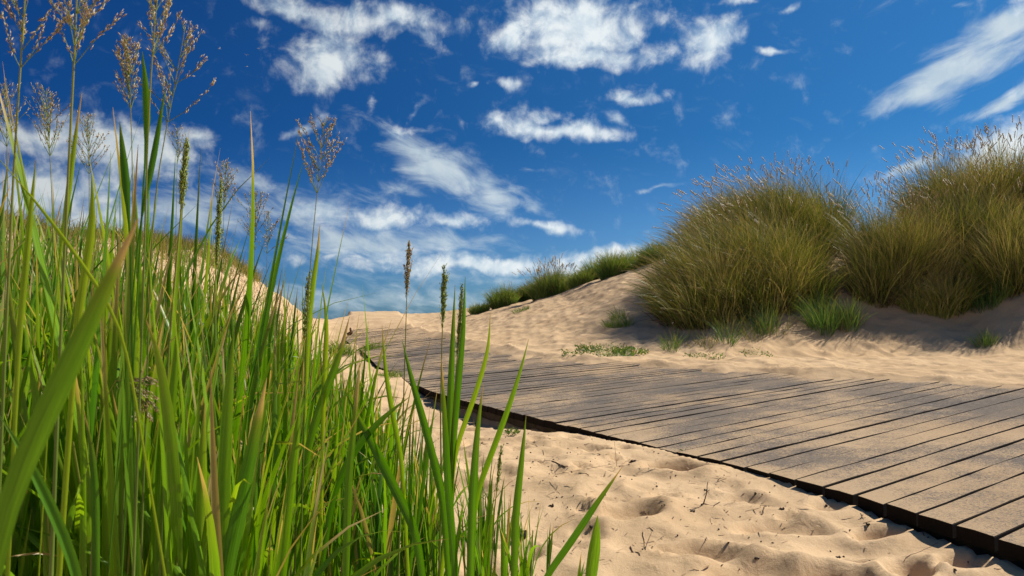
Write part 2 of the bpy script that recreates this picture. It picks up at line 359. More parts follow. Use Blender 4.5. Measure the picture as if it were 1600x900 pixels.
# ------------------------------------------------------------------ materials
def mat(name):
    m = bpy.data.materials.new(name); m.use_nodes = True; m.node_tree.nodes.clear(); return m, m.node_tree
def finish(t, shader): o = N(t, 'ShaderNodeOutputMaterial'); t.links.new(shader, o.inputs[0])
def grass_mat(name, stops, tip=(.42, .20, .05), tipat=.90, trans=.38, rough=.42, tcol=1.0, deadfrac=.06, dead=(.42, .30, .13)):
    m, t = mat(name); at = N(t, 'ShaderNodeAttribute', attribute_name='dat'); sp = N(t, 'ShaderNodeSeparateColor'); t.links.new(at.outputs['Color'], sp.inputs[0])
    r, tt, w = sp.outputs
    c = RAMP(t, r, stops)
    cx = N(t, 'ShaderNodeCombineXYZ'); t.links.new(M_(t, 'MULTIPLY', w, 9), cx.inputs[0]); t.links.new(M_(t, 'MULTIPLY', r, 93), cx.inputs[1]); t.links.new(M_(t, 'MULTIPLY', tt, 2.0), cx.inputs[2])
    st = NOISE(t, cx.outputs[0], 1.6, 3, .6)
    c = MIX(t, MR(t, st, .35, .7), MIX(t, 1.0, c, (.72, .76, .6), 'MULTIPLY'), MIX(t, 1.0, c, (1.22, 1.15, 1.3), 'MULTIPLY'))
    # yellow margins and browned tips, a different share on every blade
    rr = N(t, 'ShaderNodeTexWhiteNoise', noise_dimensions='1D'); t.links.new(r, rr.inputs['W']); r2 = rr.outputs['Value']
    yel = M_(t, 'MULTIPLY', MR(t, M_(t, 'ADD', tt, M_(t, 'MULTIPLY', st, .25)), .66, 1.15), M_(t, 'POWER', r2, 1.4))
    c = MIX(t, M_(t, 'MULTIPLY', yel, .9), c, (.30, .27, .035))
    tp = MR(t, M_(t, 'ADD', tt, M_(t, 'MULTIPLY', M_(t, 'SUBTRACT', r2, .5), .34)), tipat, tipat+.10)
    c = MIX(t, tp, c, MIX(t, r2, tip, (.55, .40, .20)))
    dd = MR(t, r2, 1-deadfrac, 1-deadfrac+.02); c = MIX(t, dd, c, dead)
    bs = N(t, 'ShaderNodeBsdfPrincipled'); t.links.new(c, bs.inputs['Base Color']); bs.inputs['Roughness'].default_value = rough
    bs.inputs['Specular IOR Level'].default_value = .35
    tr = N(t, 'ShaderNodeBsdfTranslucent'); t.links.new(MIX(t, 1.0, c, (1.6*tcol, 1.45*tcol, .55*tcol), 'MULTIPLY'), tr.inputs[0])
    mx = N(t, 'ShaderNodeMixShader'); mx.inputs[0].default_value = trans
    t.links.new(bs.outputs[0], mx.inputs[1]); t.links.new(tr.outputs[0], mx.inputs[2]); finish(t, mx.outputs[0]); return m
RS = [(0, (.040, .135, .006)), (.35, (.100, .270, .008)), (.7, (.195, .39, .012)), (1, (.34, .48, .02))]
REED = grass_mat('reed_leaf', RS, trans=.42, rough=.36, deadfrac=.045)
REEDP = grass_mat('reed_leaf_single', RS, trans=.42, rough=.36, deadfrac=0)
STEM = grass_mat('reed_stem', [(0, (.09, .17, .03)), (.5, (.15, .22, .03)), (1, (.26, .27, .06))], tipat=3, trans=.1, deadfrac=0)
SEED = grass_mat('seed', [(0, (.30, .17, .07)), (.4, (.50, .35, .17)), (.75, (.68, .54, .32)), (1, (.80, .72, .54))], tip=(.4, .25, .12), tipat=2, trans=.2, deadfrac=0)
EAR = grass_mat('marram_ear', [(0, (.26, .17, .08)), (.5, (.46, .34, .17)), (1, (.66, .52, .28))], tip=(.4, .25, .12), tipat=2, trans=.15, deadfrac=0)
SHADE_THATCH = grass_mat('marram_shade_thatch', [(0, (.035, .022, .012)), (.6, (.075, .048, .024)), (1, (.16, .11, .055))], tipat=3, trans=.05, deadfrac=0)  # dead-leaf brown kept very dark, putting shade into the tussock cores
GSEED = grass_mat('green_seed', [(0, (.20, .30, .04)), (.6, (.34, .44, .07)), (1, (.52, .54, .16))], tipat=2, trans=.25, deadfrac=0)
MARR = grass_mat('marram_leaf', [(0, (.055, .105, .018)), (.4, (.18, .235, .035)), (.72, (.38, .38, .080)), (1, (.66, .56, .24))], tip=(.36, .26, .10), tipat=.84, trans=.14, deadfrac=.14, dead=(.36, .26, .12))
MGRN = grass_mat('marram_green', [(0, (.055, .13, .035)), (.5, (.12, .23, .055)), (1, (.26, .35, .09))], tipat=.93, trans=.3, deadfrac=.05)
DRY = grass_mat('dry_stalk', [(0, (.07, .045, .03)), (.45, (.22, .13, .07)), (1, (.52, .40, .22))], tipat=2, trans=.1, deadfrac=0)
def sand_col(t, pos):
    c = MIX(t, MR(t, NOISE(t, pos, 1.3, 5, .6), .3, .7), (.545, .365, .200), (.630, .436, .250))
    c = MIX(t, M_(t, 'MULTIPLY', MR(t, NOISE(t, pos, 150, 4, .8), .52, .68), .42), c, (.36, .225, .13))
    c = MIX(t, M_(t, 'MULTIPLY', MR(t, NOISE(t, pos, 110, 4, .8), .56, .72), .42), c, (.78, .62, .44))
    return c
SAND, t = mat('sand'); g_ = N(t, 'ShaderNodeNewGeometry'); pos = g_.outputs['Position']
c = sand_col(t, pos)
bs = N(t, 'ShaderNodeBsdfPrincipled'); t.links.new(c, bs.inputs['Base Color']); bs.inputs['Roughness'].default_value = .95; bs.inputs['Specular IOR Level'].default_value = .08
bn = M_(t, 'ADD', M_(t, 'MULTIPLY', NOISE(t, pos, 11, 5, .55, .4), .013), M_(t, 'MULTIPLY', NOISE(t, pos, 260, 3, .7), .0022))
bp = N(t, 'ShaderNodeBump'); bp.inputs['Strength'].default_value = .8; bp.inputs['Distance'].default_value = 1.0; t.links.new(bn, bp.inputs['Height']); t.links.new(bp.outputs[0], bs.inputs['Normal'])
finish(t, bs.outputs[0])
DECK, t = mat('weathered_plank'); g_ = N(t, 'ShaderNodeNewGeometry'); pos = g_.outputs['Position']
at = N(t, 'ShaderNodeAttribute', attribute_name='dat'); sp = N(t, 'ShaderNodeSeparateColor'); t.links.new(at.outputs['Color'], sp.inputs[0]); pr, pu, pw = sp.outputs
gx = N(t, 'ShaderNodeCombineXYZ'); t.links.new(M_(t, 'MULTIPLY', pu, 3.2), gx.inputs[0]); t.links.new(M_(t, 'ADD', M_(t, 'MULTIPLY', pw, 5.0), M_(t, 'MULTIPLY', pr, 57)), gx.inputs[1])
grain = NOISE(t, gx.outputs[0], 3.5, 7, .65, .3)
gx2 = N(t, 'ShaderNodeCombineXYZ'); t.links.new(M_(t, 'MULTIPLY', pu, 8), gx2.inputs[0]); t.links.new(M_(t, 'ADD', M_(t, 'MULTIPLY', pw, 22.0), M_(t, 'MULTIPLY', pr, 157)), gx2.inputs[1])
grain2 = NOISE(t, gx2.outputs[0], 2.5, 5, .7)
wc = RAMP(t, grain, [(.25, (.080, .069, .058)), (.5, (.19, .162, .137)), (.75, (.33, .28, .23))])
wc = MIX(t, M_(t, 'MULTIPLY', MR(t, grain2, .45, .60), .78), wc, (.062, .050, .041))
wc = MIX(t, MR(t, pr, 0, 1, .0, .55), wc, (.24, .185, .135))
patch = NOISE(t, pos, .75, 4, .6, .4); spk = NOISE(t, pos, 95, 5, .85); spk2 = NOISE(t, gx2.outputs[0], 5, 4, .7)
sep2 = N(t, 'ShaderNodeSeparateXYZ'); t.links.new(pos, sep2.inputs[0])
edge = at.outputs['Alpha']
lvl = M_(t, 'ADD', M_(t, 'MULTIPLY', M_(t, 'SUBTRACT', patch, .5), 1.9), M_(t, 'ADD', M_(t, 'MULTIPLY', M_(t, 'SUBTRACT', spk, .5), 2.6), M_(t, 'MULTIPLY', M_(t, 'SUBTRACT', spk2, .5), 1.3)))
lvl = M_(t, 'ADD', lvl, M_(t, 'MULTIPLY', M_(t, 'SUBTRACT', edge, .5), 1.0))
lvl = M_(t, 'ADD', lvl, M_(t, 'MULTIPLY', M_(t, 'SUBTRACT', NOISE(t, pos, 3.2, 4, .65), .5), 1.4))
lvl = M_(t, 'ADD', lvl, MR(t, sep2.outputs[1], 9.0, 17.0, 0, .5, smooth=False))
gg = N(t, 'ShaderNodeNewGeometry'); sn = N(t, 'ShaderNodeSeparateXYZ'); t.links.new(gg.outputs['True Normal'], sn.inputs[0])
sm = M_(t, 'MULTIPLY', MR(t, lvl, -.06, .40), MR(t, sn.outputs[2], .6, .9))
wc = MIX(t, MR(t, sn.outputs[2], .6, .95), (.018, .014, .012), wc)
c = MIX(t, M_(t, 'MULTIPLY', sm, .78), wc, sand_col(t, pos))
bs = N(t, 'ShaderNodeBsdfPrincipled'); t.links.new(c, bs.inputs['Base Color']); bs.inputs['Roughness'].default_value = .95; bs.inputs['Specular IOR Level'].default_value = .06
bp = N(t, 'ShaderNodeBump'); bp.inputs['Strength'].default_value = .7; bp.inputs['Distance'].default_value = 1
t.links.new(M_(t, 'ADD', M_(t, 'MULTIPLY', grain2, .004), M_(t, 'ADD', M_(t, 'MULTIPLY', grain, .004), M_(t, 'MULTIPLY', spk, .003))), bp.inputs['Height']); t.links.new(bp.outputs[0], bs.inputs['Normal']); finish(t, bs.outputs[0])
def simple(name, c1, c2, scale=20, rough=.8, spec=.2):
    m, t = mat(name); g = N(t, 'ShaderNodeTexCoord'); b = N(t, 'ShaderNodeBsdfPrincipled')
    t.links.new(MIX(t, MR(t, NOISE(t, g.outputs['Object'], scale, 5, .6), .3, .7), c1, c2), b.inputs['Base Color']); b.inputs['Roughness'].default_value = rough; b.inputs['Specular IOR Level'].default_value = spec
    finish(t, b.outputs[0]); return m
BEAM = simple('tarred_beam', (.030, .024, .020), (.075, .058, .045), 14)
TWIG = simple('twig_bark', (.060, .038, .025), (.19, .12, .07), 60)
TWIGP = simple('bleached_twig', (.33, .22, .12), (.5, .37, .22), 60)
FEATH = simple('gull_plumage', (.62, .62, .62), (.8, .8, .8), 3)
SEA, t = mat('sea_water'); g = N(t, 'ShaderNodeNewGeometry'); b = N(t, 'ShaderNodeBsdfPrincipled'); b.inputs['Base Color'].default_value = (.015, .06, .10, 1); b.inputs['Roughness'].default_value = .25
bp = N(t, 'ShaderNodeBump'); bp.inputs['Strength'].default_value = .6; t.links.new(NOISE(t, g.outputs['Position'], .3, 5, .6), bp.inputs['Height']); t.links.new(bp.outputs[0], b.inputs['Normal']); finish(t, b.outputs[0])

# ------------------------------------------------------------------ ground sheet and sea
def axis(fine, lo, hi, grow):
    a = list(np.concatenate([np.arange(s, e, d) for s, e, d in fine])); st = fine[-1][2]
    while a[-1] < hi: st *= grow; a.append(a[-1]+st)
    st = fine[0][2]; b = [a[0]]
    while b[-1] > lo: st *= grow; b.append(b[-1]-st)
    return np.array(b[:0:-1]+a)
xs = axis([(-9.6, -2.4, .05), (-2.4, 4.4, .022), (4.4, 10, .05)], -420, 420, 1.09)
ys = axis([(1.5, 6, .02), (6, 10, .03), (10, 17, .045), (17, 30, .10)], -420, 480, 1.07)
X, Y = np.meshgrid(xs, ys); Z = ground(X.ravel(), Y.ravel())
nx, ny = len(xs), len(ys); idx = np.arange(nx*ny).reshape(ny, nx)
q = np.stack([idx[:-1, :-1], idx[:-1, 1:], idx[1:, 1:], idx[1:, :-1]], -1).reshape(-1, 4)
tag(mesh('ground', np.stack([X.ravel(), Y.ravel(), Z], 1), q, SAND), kind='structure')
tag(mesh('sea', [(-9000, 40, -3.4), (9000, 40, -3.4), (9000, 20000, -3.4), (-9000, 20000, -3.4)], [(0, 1, 2, 3)], SEA), kind='structure')

# ------------------------------------------------------------------ boardwalk
seglen = np.hypot(*np.diff(NEAR, axis=0).T)*.5+np.hypot(*np.diff(FAR, axis=0).T)*.5
cum = np.concatenate([[0], np.cumsum(seglen)]); cumN = np.concatenate([[0], np.cumsum(np.hypot(*np.diff(NEAR, axis=0).T))])
def deck_at(s):                 # s runs along the near edge
    return (np.interp(s, cumN, NEAR[:, 0]), np.interp(s, cumN, NEAR[:, 1])), (np.interp(s, cumN, FAR[:, 0]), np.interp(s, cumN, FAR[:, 1]))
walk = empty('boardwalk', (NEAR[7][0], NEAR[7][1], -.1), 'sand-dusted grey timber boardwalk curving away between the dunes', 'boardwalk')
sec_breaks = [0, 4.2, 8.9, float(np.interp(3.0, NEAR[:, 1], cumN))-.01, float(np.interp(4.93, NEAR[:, 1], cumN)), float(np.interp(7.8, NEAR[:, 1], cumN)), float(np.interp(11.2, NEAR[:, 1], cumN)), float(np.interp(15, NEAR[:, 1], cumN)), cumN[-1]]
rs = np.random.default_rng(3)
for si in range(len(sec_breaks)-1):
    a, b = sec_breaks[si], sec_breaks[si+1]; n = max(2, round((b-a)/.150)); st = np.linspace(a, b, n+1)
    V = []; Q = []; A = []; AL = []; nv = 0
    for k in range(n):
        gap = rs.uniform(.008, .012) + (.004 if si > 3 else 0) if rs.random() > .15 else rs.uniform(.013, .017)
        if k == n-1: gap = .020
        s0, s1 = st[k]+.002, st[k+1]-gap; dz = rs.uniform(-.003, .003); tl = rs.uniform(-.003, .003); dn0 = rs.uniform(-.003, .003); rnd = rs.random()
        prof = [(0, -.045), (0, -.003), (.018, 0), (.5, .001), (.982, 0), (1, -.003), (1, -.045)]
        m = 16
        wob = rs.normal(0, .0012, (m+1, 2))
        for j in range(m+1):
            u = j/m
            for (w, h) in prof:
                s = s0+(s1-s0)*w; (ax, ay), (bx, by) = deck_at(s)
                uu = u*(1+.004)+(dn0/3 if j in (0,) else 0); x = ax+(bx-ax)*uu; y = ay+(by-ay)*uu
                z = float(H(y))+float(TILT(y))*u + dz+tl*(w-.5)+h + wob[j, int(w > .5)]
                V.append((x, y, z)); A.append((rnd, u*np.hypot(bx-ax, by-ay), w))
                e = max(math.exp(-u/.10)*(.5 if y < 5 else .1), math.exp(-(1-u)/.06)*.9); AL.append(.5+.9*e)
        K = len(prof)
        for j in range(m):
            for i in range(K-1):
                p = nv+j*K+i; Q.append((p, p+1, p+K+1, p+K))
            Q.append((nv+j*K+K-1, nv+j*K, nv+(j+1)*K, nv+(j+1)*K+K-1))
        for j in (0, m):
            p = nv+j*K; Q += [(p, p+1, p+5, p+6), (p+1, p+2, p+4, p+5), (p+2, p+3, p+4, p+4)]
        nv += (m+1)*K
    V = np.array(V); Q = np.array(Q, int); tri = Q[:, 2] == Q[:, 3]
    g = Geo(); g.v = [V]; g.q = [Q]; g.a = [np.array(A)]; g.n = len(V)
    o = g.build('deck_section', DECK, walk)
    ca = o.data.color_attributes['dat']; buf = np.ones((len(V), 4), np.float32); buf[:, :3] = np.array(A); buf[:, 3] = AL; ca.data.foreach_set('color', buf.ravel())
    o.data.polygons.foreach_set('use_smooth', np.zeros(len(o.data.polygons), bool))
    # edge bearer and two inner bearers below the boards of this section
    for ui, (u, w_, hgt) in enumerate(((.012, .06, .15), (.5, .08, .06), (.985, .06, .10))):
        g = Geo(); ss = np.linspace(a+.004, b-.004, max(3, int((b-a)/.4))); pts = []
        for s in ss:
            (ax, ay), (bx, by) = deck_at(s); c = np.array([ax, ay])+(np.array([bx, by])-np.array([ax, ay]))*u
            dr_ = nrm(np.array([bx-ax, by-ay])); z = float(H(c[1]))+float(TILT(c[1]))*u-.047+rs.uniform(-.002, .002)
            w0 = .0 if ui == 0 else -w_/2
            p0 = c+dr_*w0; p1 = c+dr_*(w0+w_)
            pts.append([(p0[0], p0[1], z), (p1[0], p1[1], z), (p1[0], p1[1], z-hgt), (p0[0], p0[1], z-hgt)])
        pts = np.array(pts); id_ = np.arange(len(ss)*4).reshape(-1, 4); nxq = np.roll(id_, -1, 1)
        qq = np.stack([id_[:-1], id_[1:], nxq[1:], nxq[:-1]], -1).reshape(-1, 4)
        qq = np.concatenate([qq, id_[:1], id_[-1:, ::-1]])
        g.add(pts.reshape(-1, 3), qq, (0, 0, 0)); o = g.build('bearer', BEAM, walk); o.data.polygons.foreach_set('use_smooth', np.zeros(len(o.data.polygons), bool))

# ------------------------------------------------------------------ marram tufts on the dunes
def tuft(px, py, rad, hgt, n, label, m=MARR, lean=(-.25, -.05), droop=.5, heads=0, width=.006, spread=.9, loc=None, ell=(1, 1), group='marram grass tufts on the dunes', name='marram_tuft', headmat=None, dens=.6, centers=None):
    c = loc if loc else hit(px, py); c = (c[0], c[1])
    root = empty(name, (c[0], c[1], gz(*c)), label, 'grass tuft', group)
    r = rad*np.sqrt(RNG.random(n))**(dens*2); a = ru(0, 2*math.pi, n); hs = np.ones(n)
    if centers is None and rad > .2:
        kk = max(3, int(rad*9)); rr_ = rad*np.sqrt(ru(0, 1, kk))*.85; aa_ = ru(0, 6.28, kk)
        centers = [(c[0]+p*math.cos(q)*ell[0], c[1]+p*math.sin(q)*ell[1], u) for p, q, u in zip(rr_, aa_, ru(.72, 1.08, kk))]; r = r*.45
    if centers is not None:
        cc = np.array(centers); ci = RNG.integers(0, len(cc), n); bx = cc[ci, 0]+r*np.cos(a)*ell[0]; by = cc[ci, 1]+r*np.sin(a)*ell[1]; hs = cc[ci, 2]
    else: bx = c[0]+r*np.cos(a)*ell[0]; by = c[1]+r*np.sin(a)*ell[1]
    bz = ground(bx, by)-.01
    base = np.stack([bx, by, bz], 1); out = np.stack([np.cos(a), np.sin(a), np.zeros(n)], 1)
    e = (r/r.max())[:, None]
    az = ru(0, 2*math.pi, n); rnddir = np.stack([np.cos(az), np.sin(az), np.zeros(n)], 1)
    d0 = np.array([0, 0, 1.])+out*e*.55*spread+rnddir*ru(.05, .52, n)[:, None]*spread+np.array([lean[0], lean[1], 0])*.5
    bend = out*e*.5+rnddir*.35+np.array([lean[0], lean[1], 0])*1.4+np.array([0, 0, -1.])*(droop*ru(.3, 1.6, n))[:, None]
    # clumped heights for an uneven outline
    cl = 1+.55*fbm(bx, by, rad*.45+.1, 3, 90)+.75*fbm(bx, by, .16, 2, 91)
    cl = cl*hs; ln = hgt*ru(.5, 1.08, n)*cl*(1-.25*e[:, 0]**2)
    rndv = np.clip(.5+.30*rn(n)+1.1*fbm(bx, by, .3, 2, 95), 0, 1)
    face = nrm(np.stack([rn(n)*.8, -np.ones(n), rn(n)*.3], 1))
    g = Geo(); flat_blades(g, base, d0, ln, bend, width*ru(.6, 1.25, n), face, rndv, 6); g.build('leaves', m, root)
    if n > 3000:      # dark dead thatch, added to deepen the shade in the heart of the tussock
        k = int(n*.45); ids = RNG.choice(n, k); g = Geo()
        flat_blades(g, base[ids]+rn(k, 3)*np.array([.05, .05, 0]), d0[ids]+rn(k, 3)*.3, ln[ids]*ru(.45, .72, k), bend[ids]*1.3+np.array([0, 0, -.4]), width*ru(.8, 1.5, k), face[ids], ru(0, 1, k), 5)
        g.build('shade_dead_leaves', SHADE_THATCH, root)
    if heads:
        k = heads; w_ = (bz > np.quantile(bz, .45)) if n > 3000 else np.ones(n, bool); ids = RNG.choice(np.nonzero(w_)[0], k); g = Geo(); g2 = Geo()
        L_ = hgt*ru(.80, 1.0, k)*np.clip(cl[ids], 0, 1.1); fc = face[ids]
        tip, dd = flat_blades(g2, base[ids], d0[ids]*np.array([.55, .55, 1.2]), L_, bend[ids]*.5, np.full(k, width*.95), fc, ru(.5, 1, k), 6)
        g2.build('culms', DRY, root)
        for j in range(6):
            spindles(g, tip+dd*(j*.017-.03)+rn(k, 3)*.0008, dd+rn(k, 3)*.04, .044, .0066, np.clip(.62+.2*rn(k), 0, 1))
        tag(g.build('seed_heads', EAR, root), kind='stuff')
    return root
BIG = 'large marram tussocks on the right-hand dune'
def cent(pts, back=0, hs=None):
    out = []
    for p in pts:
        c = hit(p[0], p[1]); out.append((c[0]+(p[0]-800)/F*back, c[1]+back, p[2]))
    return out
A = cent([(1098,470,1.0),(1085,487,.85),(1092,500,.7),(1118,480,.95),(1150,480,.82),(1150,455,.95),(1190,470,.8),(1205,455,.9),(1245,460,.7),(1130,450,.95),(1180,440,1.05),(1230,440,1.0)])
A += [(x, y, h) for x, y, h in [(3.1,12.0,.95),(3.6,12.3,1.05),(4.1,12.2,1.08),(4.7,12.2,1.0),(3.9,11.6,1.05),(4.4,11.6,1.0),(2.9,11.6,.9),(3.5,12.8,.95),(4.3,12.9,1.0),(4.0,12.0,1.08),(3.6,11.8,1.05)]]
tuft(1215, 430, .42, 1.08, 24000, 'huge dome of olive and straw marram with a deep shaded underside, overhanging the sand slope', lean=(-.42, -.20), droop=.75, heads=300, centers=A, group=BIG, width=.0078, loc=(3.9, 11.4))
B_ = cent([(1365,460,.75),(1390,455,.9),(1415,460,.85),(1400,440,1.0),(1430,445,.9),(1375,435,.95)])
tuft(1385, 380, .26, 1.10, 6500, 'narrow grey-green upright tussock between the two biggest marram domes', lean=(-.1, -.05), droop=.4, heads=120, centers=B_, loc=(5.6, 11.8), group=BIG, width=.007)
C_ = cent([(1445,440,.85),(1475,425,1.0),(1505,415,1.0),(1540,420,1.0),(1565,440,.85),(1590,430,.9),(1480,470,.6)])+[(6.2,11.4,1.05),(6.7,11.5,1.1),(7.1,11.4,1.1),(7.5,11.6,1.0),(6.5,12.2,1.0)]
tuft(1510, 400, .36, 1.12, 15000, 'tall golden-green tussock crowned with many ears at the right edge', lean=(-.16, -.08), droop=.55, heads=300, centers=C_, group=BIG, width=.0078, loc=(6.6, 11))
tuft(1595, 400, .7, 1.0, 5000, 'marram tussock cut by the right border of the photo', lean=(-.2, -.1), droop=.6, heads=130, loc=(8.0, 11.2), group=BIG, width=.0078)
SM = 'small marram tufts on the right-hand sand slope'
def stuft(px, py, rad, h, n, label, m=MGRN, **k): return tuft(px, py, rad, h, n, label, m=m, group=SM, name='grass_tuft', **k)
SK = cent([(1060,535,.6),(1100,540,.5),(1140,520,.8),(1175,530,.6),(1210,515,.7),(1120,500,1.0),(1090,515,.9),(1165,505,.9)])
stuft(1120, 530, .16, .42, 420, 'sparse dark blades in the shade below the huge dome tussock', m=MARR, droop=.9, lean=(-.3, -.1), centers=SK, width=.006)
stuft(1285, 500, .34, .50, 900, 'loose bright green tuft in front of the huge dome tussock', droop=.6, width=.006)
stuft(1235, 470, .25, .55, 500, 'arching pale green blades against the dark side of the dome tussock', droop=1.0, width=.006)
stuft(1195, 520, .12, .45, 120, 'sparse arching sprout at the sandy foot of the dome tussock', droop=1.0, width=.006)
stuft(1135, 535, .10, .42, 60, 'thin sprout of a few long blades left of the arching one', droop=.8, width=.006)
stuft(1455, 480, .42, .55, 2200, 'dark green low bush of marram below the narrow tussock', droop=.8, m=MARR, width=.0065)
stuft(1570, 455, .45, .55, 1500, 'silvery green drooping marram below the tall golden tussock', droop=1.0, width=.0065)
stuft(1540, 540, .10, .26, 160, 'small isolated green tuft on the bare slope at far right', droop=.7, width=.005)
stuft(1320, 510, .22, .25, 160, 'thin scatter of short reddish blades right of the bright green tuft', droop=.3, m=DRY, width=.004)
stuft(970, 505, .22, .24, 330, 'pale yellow-green tuft alone on the sunlit sand slope', droop=.8, lean=(-.5, 0), width=.005)
stuft(1048, 548, .09, .28, 60, 'single sprout standing before the shaded hollow', droop=.5, width=.006)
CR = 'green marram along the far dune crest'
def ctuft(X_, Y_, rad, h, n, label, **k): return tuft(0, 0, rad, h, n, label, m=MGRN, loc=(X_, Y_), group=CR, width=.0085, droop=.35, lean=(-.08, 0), heads=k.pop('heads', 0), **k)
def crest_at(px):       # place on the skyline of the far dune in this direction
    ys_ = np.arange(11, 20, .05); x = (px-800)/F*ys_; g = ground(x, ys_); i = int(np.argmax((g-EYE)/ys_)); return float(x[i]), float(ys_[i])
for px, rad, h, n, lab, kw in ((748, .22, .36, 900, 'lowest thin green tuft at the left end of the crest row', {}),
        (792, .32, .55, 2000, 'second green tuft from the left on the far dune crest, beside a pale bent stalk', {}),
        (833, .34, .62, 2600, 'third green tuft from the left on the far crest, casting shade on the sand', {}),
        (872, .44, .70, 3000, 'densest dark green tussock of the far crest with tan ears on top', dict(heads=120)),
        (921, .34, .58, 2200, 'fresh green tuft in the middle of the far crest row', {}),
        (965, .42, .60, 2500, 'broad bright green tussock near the right end of the far crest row', {}),
        (1010, .30, .52, 1700, 'green tuft last on the crest before the huge dome tussock', {})):
    X_, Y_ = crest_at(px); ctuft(X_, Y_-.15, rad, h, n, lab, ell=(1.1, .8), **kw)
stuft(815, 486, .16, .12, 160, 'tiny green tuft below the crest row on the sand slope', droop=.4, width=.005)
DK = 'small grass tufts around the boardwalk'
def dtuft(px, py, rad, h, n, label, m=MGRN, **k): return tuft(px, py, rad, h, n, label, m=m, group=DK, name='grass_tuft', **k)
dtuft(556, 553, .34, .24, 700, 'green tuft growing in the gap at the far left edge of the boardwalk', width=.007)
dtuft(612, 588, .14, .10, 260, 'grass creeping over the boardwalk corner behind the reeds', droop=.9, width=.005)
dtuft(590, 574, .14, .12, 220, 'grass hanging over the shaded boardwalk edge near its corner', droop=.9, width=.005)
dtuft(1060, 702, .035, .16, 34, 'wispy green tuft rooted at the boardwalk edge', droop=.9, width=.0028, spread=1.3, m=MGRN)
dtuft(951, 682, .015, .13, 7, 'thin upright sprig beside the boardwalk seam', droop=.1, width=.004)
dtuft(1145, 727, .012, .10, 5, 'lone bent blade leaning on the boardwalk edge', droop=1.0, width=.004)
def herb(px, py, rad, n, label, h=.03, blue=False):
    c = hit(px, py); root = empty('herb', c, label, 'herb', 'low leafy herbs on the sand')
    a = ru(0, 6.28, n); r = rad*np.sqrt(ru(0, 1, n)); bx = c[0]+r*np.cos(a); by = c[1]+r*np.sin(a)
    base = np.stack([bx, by, ground(bx, by)+ru(0, h, n)], 1); d = np.stack([np.cos(a+rn(n)), np.sin(a+rn(n)), ru(.2, 1.3, n)], 1)
    g = Geo(); blades(g, base, d, ru(.012, .03, n)*(h/.03)**.5, np.stack([np.zeros(n)]*2+[-ru(0, 1, n)], 1), ru(.006, .011, n)*(h/.03)**.5, nrm(np.stack([-np.sin(a), np.cos(a), .2+0*a], 1)), ru(0, .8, n), 3)
    g.build('leaves', MGRN, root)
herb(945, 553, .34, 600, 'green herb patch between boardwalk and shaded hollow', .06)
herb(985, 556, .20, 300, 'small herb patch right of the larger one beyond the boardwalk', .05)
herb(890, 556, .10, 60, 'tiny herb at the boardwalk far edge left of the patch', .05)
herb(1100, 560, .22, 120, 'scattered herb seedlings by the far boardwalk edge', .04)
herb(1180, 556, .18, 80, 'few herb seedlings furthest right beyond the boardwalk', .04)
herb(1072, 712, .035, 60, 'blue-green herb rosette in the pit beside the boardwalk', .022)
herb(802, 680, .04, 70, 'blue-green herb seedling below the raised dark boardwalk edge', .022)

# fringe of grass along the top of the left dune: one uncountable mass
n = 22000; bx = ru(-13, -3.9, n); by = ru(11, 20, n); gzv = ground(bx, by)
keep = (gzv > 1.45+.25*fbm(bx, by, 1.5, 3, 60)+.00*bx) | ((RNG.random(n) < .05) & (gzv > .8)); bx, by, gzv = bx[keep], by[keep], gzv[keep]; n = len(bx)
g = Geo(); az = ru(0, 6.28, n)
flat_blades(g, np.stack([bx, by, gzv-.01], 1), np.stack([np.cos(az)*.35, np.sin(az)*.35, np.ones(n)], 1), ru(.18, .42, n), np.stack([np.cos(az)*.4-.2, np.sin(az)*.4, -.4+0*az], 1), np.full(n, .009), nrm(np.stack([rn(n)*.5, -np.ones(n), 0*az], 1)), ru(0, 1, n), 4)
tag(g.build('dune_top_grass', MARR), 'short dry grass fringing the top of the left sand dune', 'grass', kind='stuff')

n = 16000; bx = ru(-11, -2.8, n); by = ru(7, 17, n); gzv = ground(bx, by); k_ = (pdist(bx, by, NEARX) < -.5) & (gzv > .5) & (fbm(bx, by, .8, 3, 66) > -.02)
bx, by, gzv = bx[k_], by[k_], gzv[k_]; n = len(bx); az = ru(0, 6.28, n); g = Geo()
flat_blades(g, np.stack([bx, by, gzv], 1), np.stack([np.cos(az), np.sin(az), ru(0, 1.2, n)], 1), ru(.05, .20, n), np.stack([rn(n)*.5, rn(n)*.5, -.5+0*az], 1), np.full(n, .010), nrm(np.stack([rn(n)*.4, -np.ones(n), .8+0*az], 1)), ru(0, .9, n), 3)
tag(g.build('root_litter', DRY), 'dry roots and broken stems littering the face of the left dune', 'plant litter', kind='stuff')
